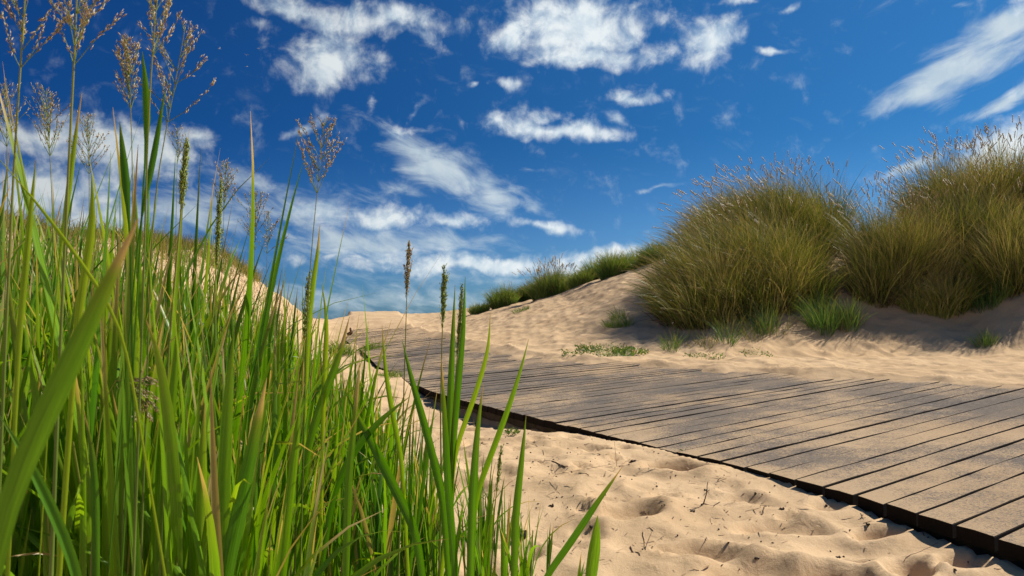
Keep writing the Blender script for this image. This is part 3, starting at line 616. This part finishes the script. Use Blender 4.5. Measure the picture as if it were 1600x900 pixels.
# ------------------------------------------------------------------ long grass in the left foreground
def shoots(geo, gst, bx, by, hts, leafw, lean, nl=4):
    n = len(bx); bz = ground(bx, by)-.02; base = np.stack([bx, by, bz], 1)
    az = ru(0, 6.28, n); tilt = np.stack([np.cos(az), np.sin(az), 0*az], 1)*ru(.0, .16, n)[:, None]+np.array(lean)
    sd_ = nrm(np.array([0, 0, 1.])+tilt)
    for i in range(n):
        hh = hts[i]*.55; tt = np.linspace(0, 1, 5)[:, None]
        tube(gst, base[i]+sd_[i]*hh*tt+tilt[i]*.25*hh*tt**2, np.linspace(.0034, .0016, 5), RNG.random(), 4)
    for j in range(nl):
        f = (.04+.5*j/nl)*ru(.7, 1.2, n); a2 = az*3+j*math.pi+rn(n)*.6; out = np.stack([np.cos(a2), np.sin(a2), 0*a2], 1)
        b = base+sd_*(hts*f)[:, None]+out*.002
        k = ru(0, 1, n)**4.5
        d = sd_+out*ru(.03, .15, n)[:, None]
        bend = out*(.07+1.3*k)[:, None]+np.array([0, 0, -1.])*(1.9*k**1.6)[:, None]
        face = nrm(out+rn(n, 3)*.35)
        blades(geo, b, d, hts*(1-f)*ru(.62, 1.05, n), bend, leafw*ru(.55, 1.15, n), face, np.clip(.46+.17*rn(n)+1.1*fbm(bx, by, .22, 2, 88), 0, 1), 8, fold=.20)
n = 2150; by = 1.02+3.7*RNG.random(n)**1.25; rb = np.interp(by, [.8, 1.5, 2.2, 3.0, 4.0, 4.8], [-.30, -.33, -.34, -.55, -1.05, -1.6])
lb = -by*.78-.25; u = RNG.random(n); bx = rb+(lb-rb)*u**1.05
keep = (bx > lb) & (fbm(bx, by, .35, 2, 70) > -.30+.2*np.clip(1-(rb-bx)/.5, 0, 1)); bx, by, rb = bx[keep], by[keep], rb[keep]
pxs = 800+bx/by*F
top = np.interp(pxs, [-100, 0, 100, 250, 330, 450, 560, 700], [285, 300, 328, 375, 404, 472, 530, 570])   # typical leaf-tip level by direction
tipz = EYE+(500-top)/F*by; hts = (tipz-ground(bx, by))*(np.clip(RNG.normal(.86, .14, len(bx)), .45, 1.08)+(RNG.random(len(bx)) < .10)*ru(.05, .28, len(bx)))
g = Geo(); gs = Geo(); shoots(g, gs, bx, by, hts, np.full(len(bx), .0160), (.015, 0, 0), 4)
# short undergrowth between the shoots
m_ = 2600; uy = .9+4.2*RNG.random(m_)**1.2; rb = np.interp(uy, [.8, 1.5, 2.2, 3.0, 4.0, 5.2], [-.25, -.28, -.30, -.45, -.95, -1.8]); ux = rb-(rb+uy*.78+.25)*RNG.random(m_)
az = ru(0, 6.28, m_); out = np.stack([np.cos(az), np.sin(az), 0*az], 1)
blades(g, np.stack([ux, uy, ground(ux, uy)-.01], 1), out*.4+np.array([0, 0, 1.]), ru(.12, .38, m_), out*.9+np.array([0, 0, -.9]), ru(.004, .011, m_), nrm(out+rn(m_, 3)*.4), np.clip(.4+.28*rn(m_), 0, 1), 6, fold=.15)
lg = g.build('long_grass', REED); tag(lg, 'dense thicket of tall green reed grass filling the left foreground', 'grass', kind='stuff')
st_ = gs.build('grass_stems', STEM); tag(st_, 'yellow-green stems inside the tall grass thicket', 'grass', kind='stuff')
def clump(cx, cy, rad, k, h0, h1, label, w=.0115, lean=(0, 0, 0), nl=4):
    a = ru(0, 6.28, k); r = rad*np.sqrt(ru(0, 1, k)); x = cx+r*np.cos(a); y = cy+r*np.sin(a)
    root = empty('grass_clump', (cx, cy, gz(cx, cy)), label, 'grass clump', 'green grass clumps standing clear of the thicket')
    g = Geo(); gs = Geo(); shoots(g, gs, x, y, ru(h0, h1, k), np.full(k, w), lean, nl); g.build('leaves', REED, root); gs.build('stems', STEM, root)
clump(-.32, 1.85, .15, 30, .35, .62, 'grass clump at the right flank of the thicket, crossing the raised dark boardwalk edge')
clump(-.13, 1.95, .12, 20, .26, .52, 'grass clump between the thicket and the open sand')
clump(.00, 1.90, .07, 8, .14, .34, 'low grass clump at the bottom edge beside open sand')
clump(-.45, 2.5, .20, 30, .30, .52, 'shorter clump behind the others, before the corner of the boardwalk')
clump(-.24, 2.15, .18, 24, .30, .60, 'thin-bladed grass clump in front of the green ears', w=.008)
clump(-.62, 2.7, .2, 26, .36, .62, 'grass clump before the sand path left of the boardwalk corner', w=.010)
clump(.02, 2.25, .10, 7, .20, .40, 'sparse thin clump among the litter on the open sand', w=.007)
clump(.14, 1.86, .04, 3, .10, .22, 'rightmost small clump at the bottom edge of the photo', nl=3)

# single blades that stand out
def path_blade(pts, wpx, Y, label, rnd=.4, tipw=.0, m=REEDP, name='grass_blade', fold=.12, cat='grass blade', group='single grass shoots standing out of the thicket', root=True, sl=0.0, slim=False):
    """pts: where the blade is seen, tip first, at distance Y; it is carried on down to the ground"""
    w3 = [np.array(P(px, py, Y+sl*i)) for i, (px, py) in enumerate(pts)]
    if root:
        d = w3[-1]-w3[-2]; d = d/np.linalg.norm(d); d = d*.35+np.array([0, 0, -1.])*.8; d /= np.linalg.norm(d)
        p = w3[-1]; 
        g0 = gz(p[0], p[1]); st = max(.02, (p[2]-g0)/abs(d[2])+.015)
        w3.append(p+d*st*.5); w3.append(p+d*st)
    w3 = np.array(w3[::-1])
    # Catmull resample
    s = np.concatenate([[0], np.cumsum(np.linalg.norm(np.diff(w3, axis=0), axis=1))]); k = 40; q_ = np.linspace(0, s[-1], k)
    c = np.stack([np.interp(q_, s, w3[:, i]) for i in range(3)], 1)
    for _ in range(3): c[1:-1] = (c[:-2]+2*c[1:-1]+c[2:])/4
    tan = nrm(np.gradient(c, axis=0)); view = nrm(c-np.array([0, 0, EYE])); side = nrm(np.cross(tan, view+np.array([.25*math.sin(rnd*9), 0, 0]))); nor = np.cross(side, tan)
    vis = sum(np.linalg.norm(np.array(P(*pts[i], Y))-np.array(P(*pts[i+1], Y))) for i in range(len(pts)-1)); tt = np.clip(1-(s[-1]-q_)/vis, -.5, 1); tt[-1] = 1
    wd = wpx/F*Y*(np.clip(.25+2.0*tt, .25, 1) if slim else np.clip(.9+.5*tt, .5, 1))*(1-np.clip((tt-.40)/.60, 0, 1)**1.8); wd = np.maximum(wd, .0006)[:, None]
    V = np.stack([c-side*wd/2, c+nor*wd*fold-side*wd*.25, c+nor*wd*fold*1.5, c+nor*wd*fold+side*wd*.25, c+side*wd/2], 1)
    A = np.zeros(V.shape); A[..., 0] = rnd; A[..., 1] = np.clip(tt, 0, 1)[:, None]; A[..., 2] = np.linspace(0, 1, 5)[None]
    id_ = np.arange(k*5).reshape(k, 5); g = Geo(); Q = np.concatenate([np.stack([id_[:-1, j], id_[:-1, j+1], id_[1:, j+1], id_[1:, j]], -1) for j in range(4)])
    g.add(V.reshape(-1, 3), Q, A.reshape(-1, 3)); root_ = empty('reed_shoot', tuple(c[0]), label, 'grass shoot', group); g.build('leaf', m, root_); return root_
B = [
 ([(216,342),(175,430),(120,545),(60,670),(0,800)], 36, .36, 'broad blurred blade slanting across the left foreground, nearest to the camera', .52),
 ([(187,190),(193,250),(203,345)], 13, .9, 'dark green pointed blade standing before the left cloud', .12),
 ([(222,80),(230,140),(232,205),(227,240)], 12, .9, 'blade with a dry pointed tip set high beside the tall seed heads', .30),
 ([(258,138),(245,220),(232,290),(218,345)], 10, .9, 'dark blade leaning right with a reddish tip, high against the sky', .15),
 ([(143,272),(148,340),(138,400),(122,485)], 13, .8, 'yellow blade curving near the left dune skyline', .97),
 ([(56,250),(48,330),(40,420),(30,520)], 10, .8, 'pale tan-tipped blade near the left border', .93),
 ([(128,145),(116,220),(108,300),(90,420)], 9, .85, 'long dry-tipped blade beside the second tall stem', .9),
 ([(0,650),(35,700),(80,790),(125,900)], 16, .6, 'brown-edged blade bending down to the right from the left border', .33),
 ([(417,590),(398,680),(380,770),(352,900)], 24, 1.0, 'wide dark green blade with a sharp tip in the lower left', .22),
 ([(366,515),(356,620),(350,740),(345,900)], 21, 1.0, 'wide light green blade beside the dark one in the lower left', .62),
 ([(320,630),(316,720),(314,900)], 17, 1.0, 'short pale green blade with a dark red fold in the lower left', .78),
 ([(257,600),(250,700),(243,900)], 18, 1.0, 'upright light green blade left of the wide pair', .6),
 ([(192,455),(196,560),(200,700),(215,900)], 14, .9, 'upright mid green blade with a cream tip behind the broad blurred blade', .55),
 ([(130,640),(145,700),(150,800),(150,900)], 12, .9, 'dark blade with orange tip in the lower left corner', .25),
 ([(540,615),(575,680),(610,750),(650,830)], 15, 1.3, 'dark blade falling to the right, orange at its tip', .20),
 ([(628,530),(645,600),(668,680),(692,780)], 12, 1.4, 'blade with long orange tip crossing the boardwalk corner', .35),
 ([(826,530),(812,585),(790,650),(745,770)], 9, 1.5, 'brown-tipped blade standing furthest right over the boardwalk', .70),
 ([(766,490),(764,545),(745,610),(712,700)], 8, 1.5, 'arched yellow blade seen over the middle of the boardwalk', .86),
 ([(727,432),(724,520),(716,600),(706,720)], 10, 1.5, 'tall green blade right of the pair of green ears', .3),
 ([(711,445),(707,540),(703,640),(702,760)], 11, 1.5, 'straight pale-tipped blade between the two green ears', .42),
 ([(822,650),(815,720),(806,800),(803,900)], 12, 1.4, 'short straight blade with a cut-looking tip beside the dark boardwalk edge', .45),
 ([(972,730),(930,790),(890,850),(850,905)], 11, 1.35, 'long brown-tipped blade leaning right over the open sand', .25),
 ([(934,805),(930,850),(922,910)], 19, 1.35, 'bright green blade at the bottom edge, broadest of the right-hand group', .58),
 ([(500,350),(497,400),(487,450),(480,540)], 9, 1.3, 'tan-tipped blade before the sea horizon', .88),
 ([(503,445),(512,495),(508,560),(505,640)], 8, 1.3, 'bent straw-coloured blade over the sand crest', .99),
 ([(597,508),(602,580),(612,640),(628,720)], 8, 1.4, 'narrow brown-tipped blade before the far end of the boardwalk', .8),
 ([(546,495),(530,560),(505,620),(480,700)], 13, 1.3, 'blade leaning right with a red tip in front of the sand crest', .5),
 ([(150,235),(240,420)], 1, 1.0, None, 0),
 ([(640,620),(600,650),(555,700),(520,770)], 12, 1.3, 'dark arched blade bowing right before the boardwalk corner', .1),
 ([(375,150),(372,160)], 1, 1, None, 0),
 ([(283,455),(275,560),(262,700),(255,900)], 15, 1.0, 'slim pale blade right of the upright mid green one', .66),
 ([(562,560),(556,640),(545,740),(540,900)], 12, 1.2, 'upright fresh green blade in the gap before the sandy path', .5),
 ([(470,600),(462,700),(450,800),(440,900)], 14, 1.1, 'upright light blade in the middle of the lower thicket', .68),
 ([(755,600),(745,680),(738,780),(735,900)], 13, 1.35, 'upright blade left of the straight short one', .38),
 ([(690,560),(694,640),(700,760),(712,900)], 12, 1.35, 'upright dark blade under the green ears', .18),
 ([(0,250),(70,330),(130,415),(190,500)], 6, .7, 'thin pale stalk crossing the left thicket diagonally', .95),
]
for pts, w, Yd, lab, rv in B:
    if lab: path_blade(pts, w, Yd, lab, rv, slim=pts[0][1] < 200)

# ------------------------------------------------------------------ flowering stalks
def panicle(pts, head_px, spread, Y, label, whorls=8, per=4, blen=1.0, seed=SEED, dens=14, leaf=None, rnd=.5, srad=.0016, tight=False, droop=0.0, group='flowering stalks of the reed grass'):
    """pts: stem as seen, top first (the top is the tip of the head); head_px: length of the head along it"""
    w3 = [np.array(P(px, py, Y)) for px, py in pts]; p = w3[-1]; g0 = gz(p[0], p[1])
    if p[2]-g0 > .03: w3 += [p+np.array([-.006, 0, -(p[2]-g0)*.5]), p+np.array([-.01, 0, -(p[2]-g0)-.02])]
    w3 = np.array(w3); s = np.concatenate([[0], np.cumsum(np.linalg.norm(np.diff(w3, axis=0), axis=1))]); k = 26
    q_ = np.linspace(0, s[-1], k); c = np.stack([np.interp(q_, s, w3[:, i]) for i in range(3)], 1)
    for _ in range(2): c[1:-1] = (c[:-2]+2*c[1:-1]+c[2:])/4
    root = empty('grass_stalk', tuple(c[-1]), label, 'grass stalk', group)
    g = Geo(); tube(g, c[::-1], np.linspace(srad*1.5, srad*.35, k), rnd, 6); g.build('stem', STEM, root)
    hl = head_px/F*Y; g = Geo(); gb = Geo(); sc = Y/F
    for wv_ in range(whorls):
        f = (wv_+.3)/whorls; along = hl*(1-f)                # f = 0 bottom whorl
        pt = np.array([np.interp(along, q_, c[:, i]) for i in range(3)])
        ax = nrm(np.array([np.interp(max(along-.01, 0), q_, c[:, i]) for i in range(3)])-np.array([np.interp(along+.01, q_, c[:, i]) for i in range(3)]))
        nb = per if f < .75 else max(2, per-1)
        for b in range(nb):
            a = RNG.uniform(0, 6.28); out = np.array([math.cos(a), math.sin(a)*.8, 0]); ln = hl*blen*(.62 if f < .7 else .40)*(1-.55*f)*RNG.uniform(.55, 1.1)
            ln = min(ln*1.15, max(along*1.3, .014))
            sp_ = spread*(RNG.uniform(.5, 1.25)*.5 if tight else RNG.uniform(.5, 2.1)); d = nrm(ax+out*sp_); m = 6; pp = [pt]
            for i in range(m): pp.append(pp[-1]+d*ln/m); d = nrm(d+ax*.03+np.array([0, 0, -droop*.25])+rn(3)*.05)
            pp = np.array(pp); tube(gb, pp, np.linspace(.00055, .00028, m+1), .55, 3)
            ns = max(3, int(dens*(1 if tight else .85)*ln/.045*RNG.uniform(.6, 1.2))); u = (ru(.02, 1.02, ns) if tight else 1.02-.75*ru(0, 1, ns)**1.3)*m
            cc = np.stack([np.interp(u, np.arange(m+1), pp[:, i]) for i in range(3)], 1); dd = nrm(d+rn(ns, 3)*.30)
            spindles(g, cc+rn(ns, 3)*.0013+dd*.0015, dd, ru(.005, .0085, ns), ru(.0005, .00085, ns), np.clip(.5+.28*rn(ns), 0, 1))
    h_ = g.build('seed_head', seed, root); gb.build('branches', STEM, root)
    if leaf:
        g = Geo(); n = leaf; pos = RNG.uniform(.25, .8, n); b = np.stack([np.interp(pos*q_[-1], q_, c[:, i]) for i in range(3)], 1); a = ru(0, 6.28, n); out = np.stack([np.cos(a), np.sin(a)*.6, 0*a], 1)
        blades(g, b, out*.3+np.array([0, 0, 1.]), ru(.10, .22, n), out*.6, np.full(n, .009), nrm(out+rn(n, 3)*.2), ru(.3, .9, n), 8); g.build('leaf', REED, root)
    return root
panicle([(42,-70),(36,60),(26,180),(18,330),(10,500)], 190, .55, .80, 'leftmost tall stalk with brown drooping seed branches, cut by the top of the photo', 7, 3, 1.0, dens=26, srad=.0019)
panicle([(122,-75),(118,60),(110,200),(104,330),(95,520)], 190, .62, .78, 'tall thick stalk second from the left with spreading brown seed branches', 7, 4, 1.05, dens=26, srad=.0021)
panicle([(252,-70),(241,40),(233,150),(228,300),(225,420)], 170, .45, .85, 'tall stalk cut by the top of the photo, rising behind the high dry-tipped blade', 7, 3, 1.0, dens=24, srad=.0016)
panicle([(197,62),(203,130),(206,200),(208,330)], 115, .32, 1.0, 'stalk with a narrow upright tan seed head below the top edge', 9, 4, 1.0, dens=18, srad=.0012)
panicle([(290,38),(278,110),(264,180),(248,260),(238,330)], 165, .60, .95, 'stalk leaning right with a wide open tan seed head', 8, 3, 1.0, dens=17, srad=.0013)
panicle([(72,140),(76,200),(80,280),(84,380)], 110, .50, 1.35, 'bushy pale seed head before the left cloud', 9, 5, 1.0, dens=13, srad=.0012)
panicle([(137,182),(139,240),(140,300),(138,400)], 95, .45, 1.4, 'thin pale seed head right of the bushy pale one', 8, 4, 1.0, dens=12, srad=.0011)
panicle([(8,135),(10,190),(12,260),(12,360)], 100, .45, 1.25, 'seed head half cut by the left border', 8, 4, 1.0, dens=12, srad=.0011)
panicle([(278,200),(277,240),(276,300),(274,400)], 60, .35, 1.5, 'small sparse seed head above the bright green ear', 6, 3, 1.0, dens=10, srad=.0009)
panicle([(291,228),(287,290),(280,360),(272,450),(262,560)], 105, .14, 1.0, 'bright green tightly closed ear at the middle left', 14, 5, .7, seed=GSEED, dens=30, srad=.0022, tight=True)
panicle([(345,290),(343,340),(338,420),(330,520)], 130, .12, 1.25, 'slim green closed ear in front of a fine tan head', 14, 4, .6, seed=GSEED, dens=26, srad=.0018, tight=True)
panicle([(353,256),(351,300),(349,360),(346,440)], 75, .45, 1.5, 'fine tan seed head behind the slim green ear', 8, 4, 1.0, dens=13, srad=.001)
panicle([(401,300),(399,350),(398,420),(396,500)], 95, .48, 1.7, 'fine feathery pale seed head before the low cloud bank', 8, 4, 1.0, dens=13, srad=.001)
panicle([(420,330),(418,375),(416,430),(414,500)], 70, .6, 1.7, 'feathery seed head just right of the other feathery one', 6, 4, 1.0, dens=10, srad=.0009)
panicle([(507,185),(500,260),(492,330),(486,400),(480,480)], 125, .50, 1.15, 'lone open seed head high in the middle sky, stem rising from the thicket', 7, 4, 1.0, dens=20, srad=.0013)
panicle([(483,430),(478,490),(474,560),(468,650)], 110, .10, 1.2, 'green ear at the foot of the lone tall seed head', 10, 4, .6, seed=GSEED, dens=18, srad=.002, tight=True)
panicle([(639,382),(636,440),(634,520),(631,610),(628,720)], 85, .22, 1.5, 'upright green and tan ear rising over the sand crest', 12, 4, .8, seed=SEED, dens=16, srad=.0017, tight=True)
panicle([(694,420),(692,480),(690,560),(688,660),(690,760)], 95, .20, 1.5, 'left of two green ears standing over the boardwalk', 13, 4, .75, seed=GSEED, dens=22, srad=.0019, tight=True)
panicle([(722,450),(718,510),(712,590),(706,680),(704,760)], 110, .10, 1.5, 'right of two green ears standing over the boardwalk', 14, 4, .6, seed=GSEED, dens=22, srad=.0020, tight=True)
panicle([(783,700),(779,745),(772,800),(768,880)], 70, .10, 1.4, 'small green ear low beside the open sand', 10, 3, .6, seed=GSEED, dens=20, srad=.0016, tight=True)
panicle([(232,650),(215,600),(190,560),(165,600),(150,700)], 110, .40, .95, 'straw seed head nodding inside the left thicket', 9, 4, .9, dens=22, srad=.0013, rnd=.9, droop=.3)

# ------------------------------------------------------------------ litter, twigs
n = 3800; ly = ru(1.7, 6.3, n); lx = ru(-1.0, 1.6, n); dn_ = pdist(lx, ly, NEAR)
hot = np.exp(-((lx-.50)**2+(ly-3.2)**2)/.25)+.8*np.exp(-((lx-.1)**2+(ly-3.2)**2)/.8)+.09
k_ = (dn_ < -.01) & (RNG.random(n) < hot); lx, ly = lx[k_], ly[k_]; n = len(lx); g = Geo()
lz = ground(lx, ly); az = ru(0, 6.28, n)
flat_blades(g, np.stack([lx, ly, lz+.005], 1), np.stack([np.cos(az), np.sin(az), ru(0, .25, n)], 1), ru(.010, .055, n)*(RNG.random(n)**1.2+.25), np.stack([rn(n)*.5, rn(n)*.5, -.15+0*az], 1), ru(.0025, .0060, n), np.tile(np.array([[.0, .3, 1.]]), (n, 1)), ru(0, 1, n), 4)
n = 420; ax_ = ru(-.8, 1.5, n); ay_ = ru(1.9, 5, n); kk = pdist(ax_, ay_, NEAR) < -.02; ax_, ay_ = ax_[kk], ay_[kk]; n = len(ax_)
spindles(g, np.stack([ax_, ay_, ground(ax_, ay_)+.002], 1), np.stack([rn(n), rn(n), rn(n)*.2], 1), ru(.006, .014, n), ru(.002, .0045, n), ru(0, .08, n)*0)
tag(g.build('plant_litter', DRY), 'bits of dry stems and crumbs scattered on the near sand', 'plant litter', kind='stuff')
LITM = simple('dark_crumb', (.02, .014, .01), (.06, .04, .03), 90)
def crumb(px, py, s, label):
    c = hit(px, py); g = Geo(); k = 5
    for i in range(k):
        spindles(g, np.array([[c[0]+RNG.uniform(-1, 1)*s*.5, c[1]+RNG.uniform(-1, 1)*s*.4, c[2]+s*.25*RNG.uniform(.2, 1)]]), rn(1, 3), s*RNG.uniform(.7, 1.2), s*RNG.uniform(.2, .38), np.array([.1]))
    tag(g.build('dark_debris', LITM), label, 'debris', 'dark plant crumbs lying on the near sand')
for px, py, s, lab in ((812,842,.040,'largest dark crumb, lying among the grass clumps at the bottom edge'),(989,722,.020,'dark crumb at the tip of the long brown-tipped blade'),(861,794,.018,'dark crumb beside the arched leaf near the thicket'),
        (1179,774,.016,'dark crumb on the open sand right of the forked upright twig'),(1102,768,.010,'tiny crumb below the forked upright twig'),(1137,849,.010,'tiny crumb on the lower sand left of centre'),(1183,888,.014,'dark upright crumb at the bottom edge'),
        (1221,796,.013,'dark crumb on the sand towards the boardwalk'),(1290,795,.014,'dark crumb in line with the middle boards'),(1357,829,.012,'small dark spike in the footprint near the boardwalk'),(1310,872,.012,'crumb on the sand ridge at lower right'),
        (1082,800,.014,'crumb just left of the middle of the open sand'),(925,832,.014,'crumb beside the leaning brown-tipped blade'),(695,698,.022,'dark crumb seen between the blades below the boardwalk edge'),(741,663,.018,'dark crumb right below the raised boardwalk edge')):
    crumb(px, py, s, lab)
def twig(pts, r, label, m=TWIG, forks=1):
    """pts: (px, py, height above the sand)"""
    w = []
    for px, py, h in pts:
        c = hit(px, py) if h == 0 else None
        if c is None: b = w[-1] if w else hit(*pts[0][:2]); Yb = b[1]; c = P(px, py, Yb)
        w.append((c[0], c[1], c[2]+(r*1.0 if h == 0 else 0)))
    w = np.array(w, float); s = np.concatenate([[0], np.cumsum(np.linalg.norm(np.diff(w, axis=0), axis=1))]); k = 12
    c = np.stack([np.interp(np.linspace(0, s[-1], k), s, w[:, i]) for i in range(3)], 1); c[1:-1] += rn(k-2, 3)*s[-1]*.008
    low = c[:, 2] < ground(c[:, 0], c[:, 1])+r*.6; 
    if all(p[2] == 0 for p in pts): c[:, 2] = ground(c[:, 0], c[:, 1])+r*.7
    g = Geo(); tube(g, c, np.linspace(r, r*.45, k), .4, 6)
    for i in range(forks):
        j = RNG.integers(3, 9); d = nrm(c[j+1]-c[j]+rn(3)*np.array([1, 1, .3])*np.linalg.norm(c[j+1]-c[j])*.9); tube(g, np.array([c[j], c[j]+d*s[-1]*.10, c[j]+d*s[-1]*.2]), [r*.6, r*.5, r*.3], .4, 5)
    tag(g.build('twig', m), label, 'twig', 'twigs lying on sand and boards')
twig([(1326,684,0),(1350,686,0),(1378,690,0)], .0030, 'pale twig lying on the boards of the boardwalk', TWIGP)
twig([(1099,790,0),(1104,770,1),(1106,753,1)], .0024, 'dark twig sticking upright out of the sand', TWIG)
twig([(1096,790,0),(1125,787,0)], .0030, 'short dark twig lying at the foot of the upright one', TWIG, 0)
twig([(862,722,0),(890,730,0),(920,744,0)], .0024, 'forked dark twig on the sand below the boardwalk seam', TWIG, 2)
twig([(945,745,0),(962,733,0),(985,722,0)], .0020, 'bleached stem lying towards the dark crumb', TWIGP)
twig([(1455,812,0),(1442,828,0),(1444,842,0)], .0035, 'stubby brown twig at the boardwalk edge on the right', TWIG, 0)
twig([(1390,803,0),(1420,807,0),(1452,815,0)], .0030, 'pale twig bridging the sand beside the dark boardwalk edge', TWIGP, 0)
twig([(1412,885,0),(1440,862,0),(1465,850,0)], .0010, 'hair-thin root curving over the footprints at lower right', TWIG, 0)
twig([(1005,835,0),(1007,850,0),(1010,866,0)], .0022, 'small bundle of straw on the lower sand', TWIGP, 2)
twig([(985,858,0),(1000,870,0)], .0026, 'short dark stick beside the straw bundle', TWIG, 0)
twig([(1160,716,0),(1185,708,0),(1200,702,0)], .0018, 'thin twig near the boardwalk edge above the open sand', TWIG, 2)
twig([(1165,802,0),(1185,796,0),(1205,792,0)], .0014, 'bleached straw on the open sand', TWIGP, 2)
twig([(1190,806,0),(1202,792,0)], .0024, 'short brown stick beside the bleached straw', TWIG, 0)
twig([(835,690,0),(860,730,0),(880,790,0)], .0013, 'long wiry stem running down the sand near the thicket', TWIG, 1)
twig([(543,527,0),(549,520,1),(547,512,1)], .045, 'weathered broken post end sticking up at the far left of the boardwalk', TWIG, 1)
twig([(790,478,0),(797,458,1),(799,440,1)], .010, 'pale bent dead stalk on the far dune crest', TWIGP, 1)

# ------------------------------------------------------------------ gulls
def gull(px, py, span_px, dihed, yaw, label):
    D = 90; c = np.array(P(px, py, D)); sc = span_px/F*D/1.3
    ang = np.linspace(0, 2*math.pi, 8, endpoint=False); V = []; Q = []
    xs_ = [(-.30, .012), (-.22, .035), (-.08, .065), (.06, .07), (.15, .05), (.20, .045), (.26, .03), (.31, .006)]
    for x, r in xs_:
        for a in ang: V.append((x, r*math.cos(a), r*.9*math.sin(a)))
    for i in range(len(xs_)-1):
        for j in range(8): Q.append((i*8+j, i*8+(j+1) % 8, (i+1)*8+(j+1) % 8, (i+1)*8+j))
    for s in (-1, 1):
        b0 = len(V)
        for k in range(7):
            u = k/6; ch = .17*(1-u**1.6)+.015; y = s*(.04+.62*u); z = .03+dihed*(math.sin(min(u*2.2, 1.5))*.22-max(0, u-.4)*.35); x0 = .08+.06*math.sin(u*3)-.22*max(0, u-.4)
            V += [(x0, y, z), (x0-ch*.5, y, z+.012*(1-u)), (x0-ch, y, z-.004)]
        for k in range(6):
            for j in range(2): Q.append((b0+k*3+j, b0+k*3+j+1, b0+(k+1)*3+j+1, b0+(k+1)*3+j))
    b0 = len(V); V += [(-.27, .02, 0), (-.27, -.02, 0), (-.42, -.07, .005), (-.42, .07, .005)]; Q.append((b0, b0+1, b0+2, b0+3))
    V = np.array(V)*sc; cy, sy = math.cos(yaw), math.sin(yaw); V = np.stack([V[:, 0]*cy-V[:, 1]*sy, V[:, 0]*sy+V[:, 1]*cy, V[:, 2]], 1)+c
    o = mesh('gull', V, Q, FEATH); tag(o, label, 'bird', 'gulls flying in the distance')
gull(727, 33, 11, -1.0, 1.7, 'lone gull with arched wings left of the big central cloud')
gull(343, 76, 9, 1.2, .6, 'white gull furthest left of the four near the upper left cloud')
gull(385, 86, 9, 1.3, 2.2, 'middle gull with raised wings left of the upper cloud')
gull(404, 76, 8, .5, 1.2, 'gull nearest the upper left cloud, wings level')
gull(386, 104, 8, .3, .3, 'lowest of the four gulls beside the upper left cloud')
gull(512, 468, 6, 1.0, .8, 'distant gull low over the horizon beside a cloud wisp')
gull(553, 484, 4, 1.0, 1.5, 'tiny gull just above the sand crest')
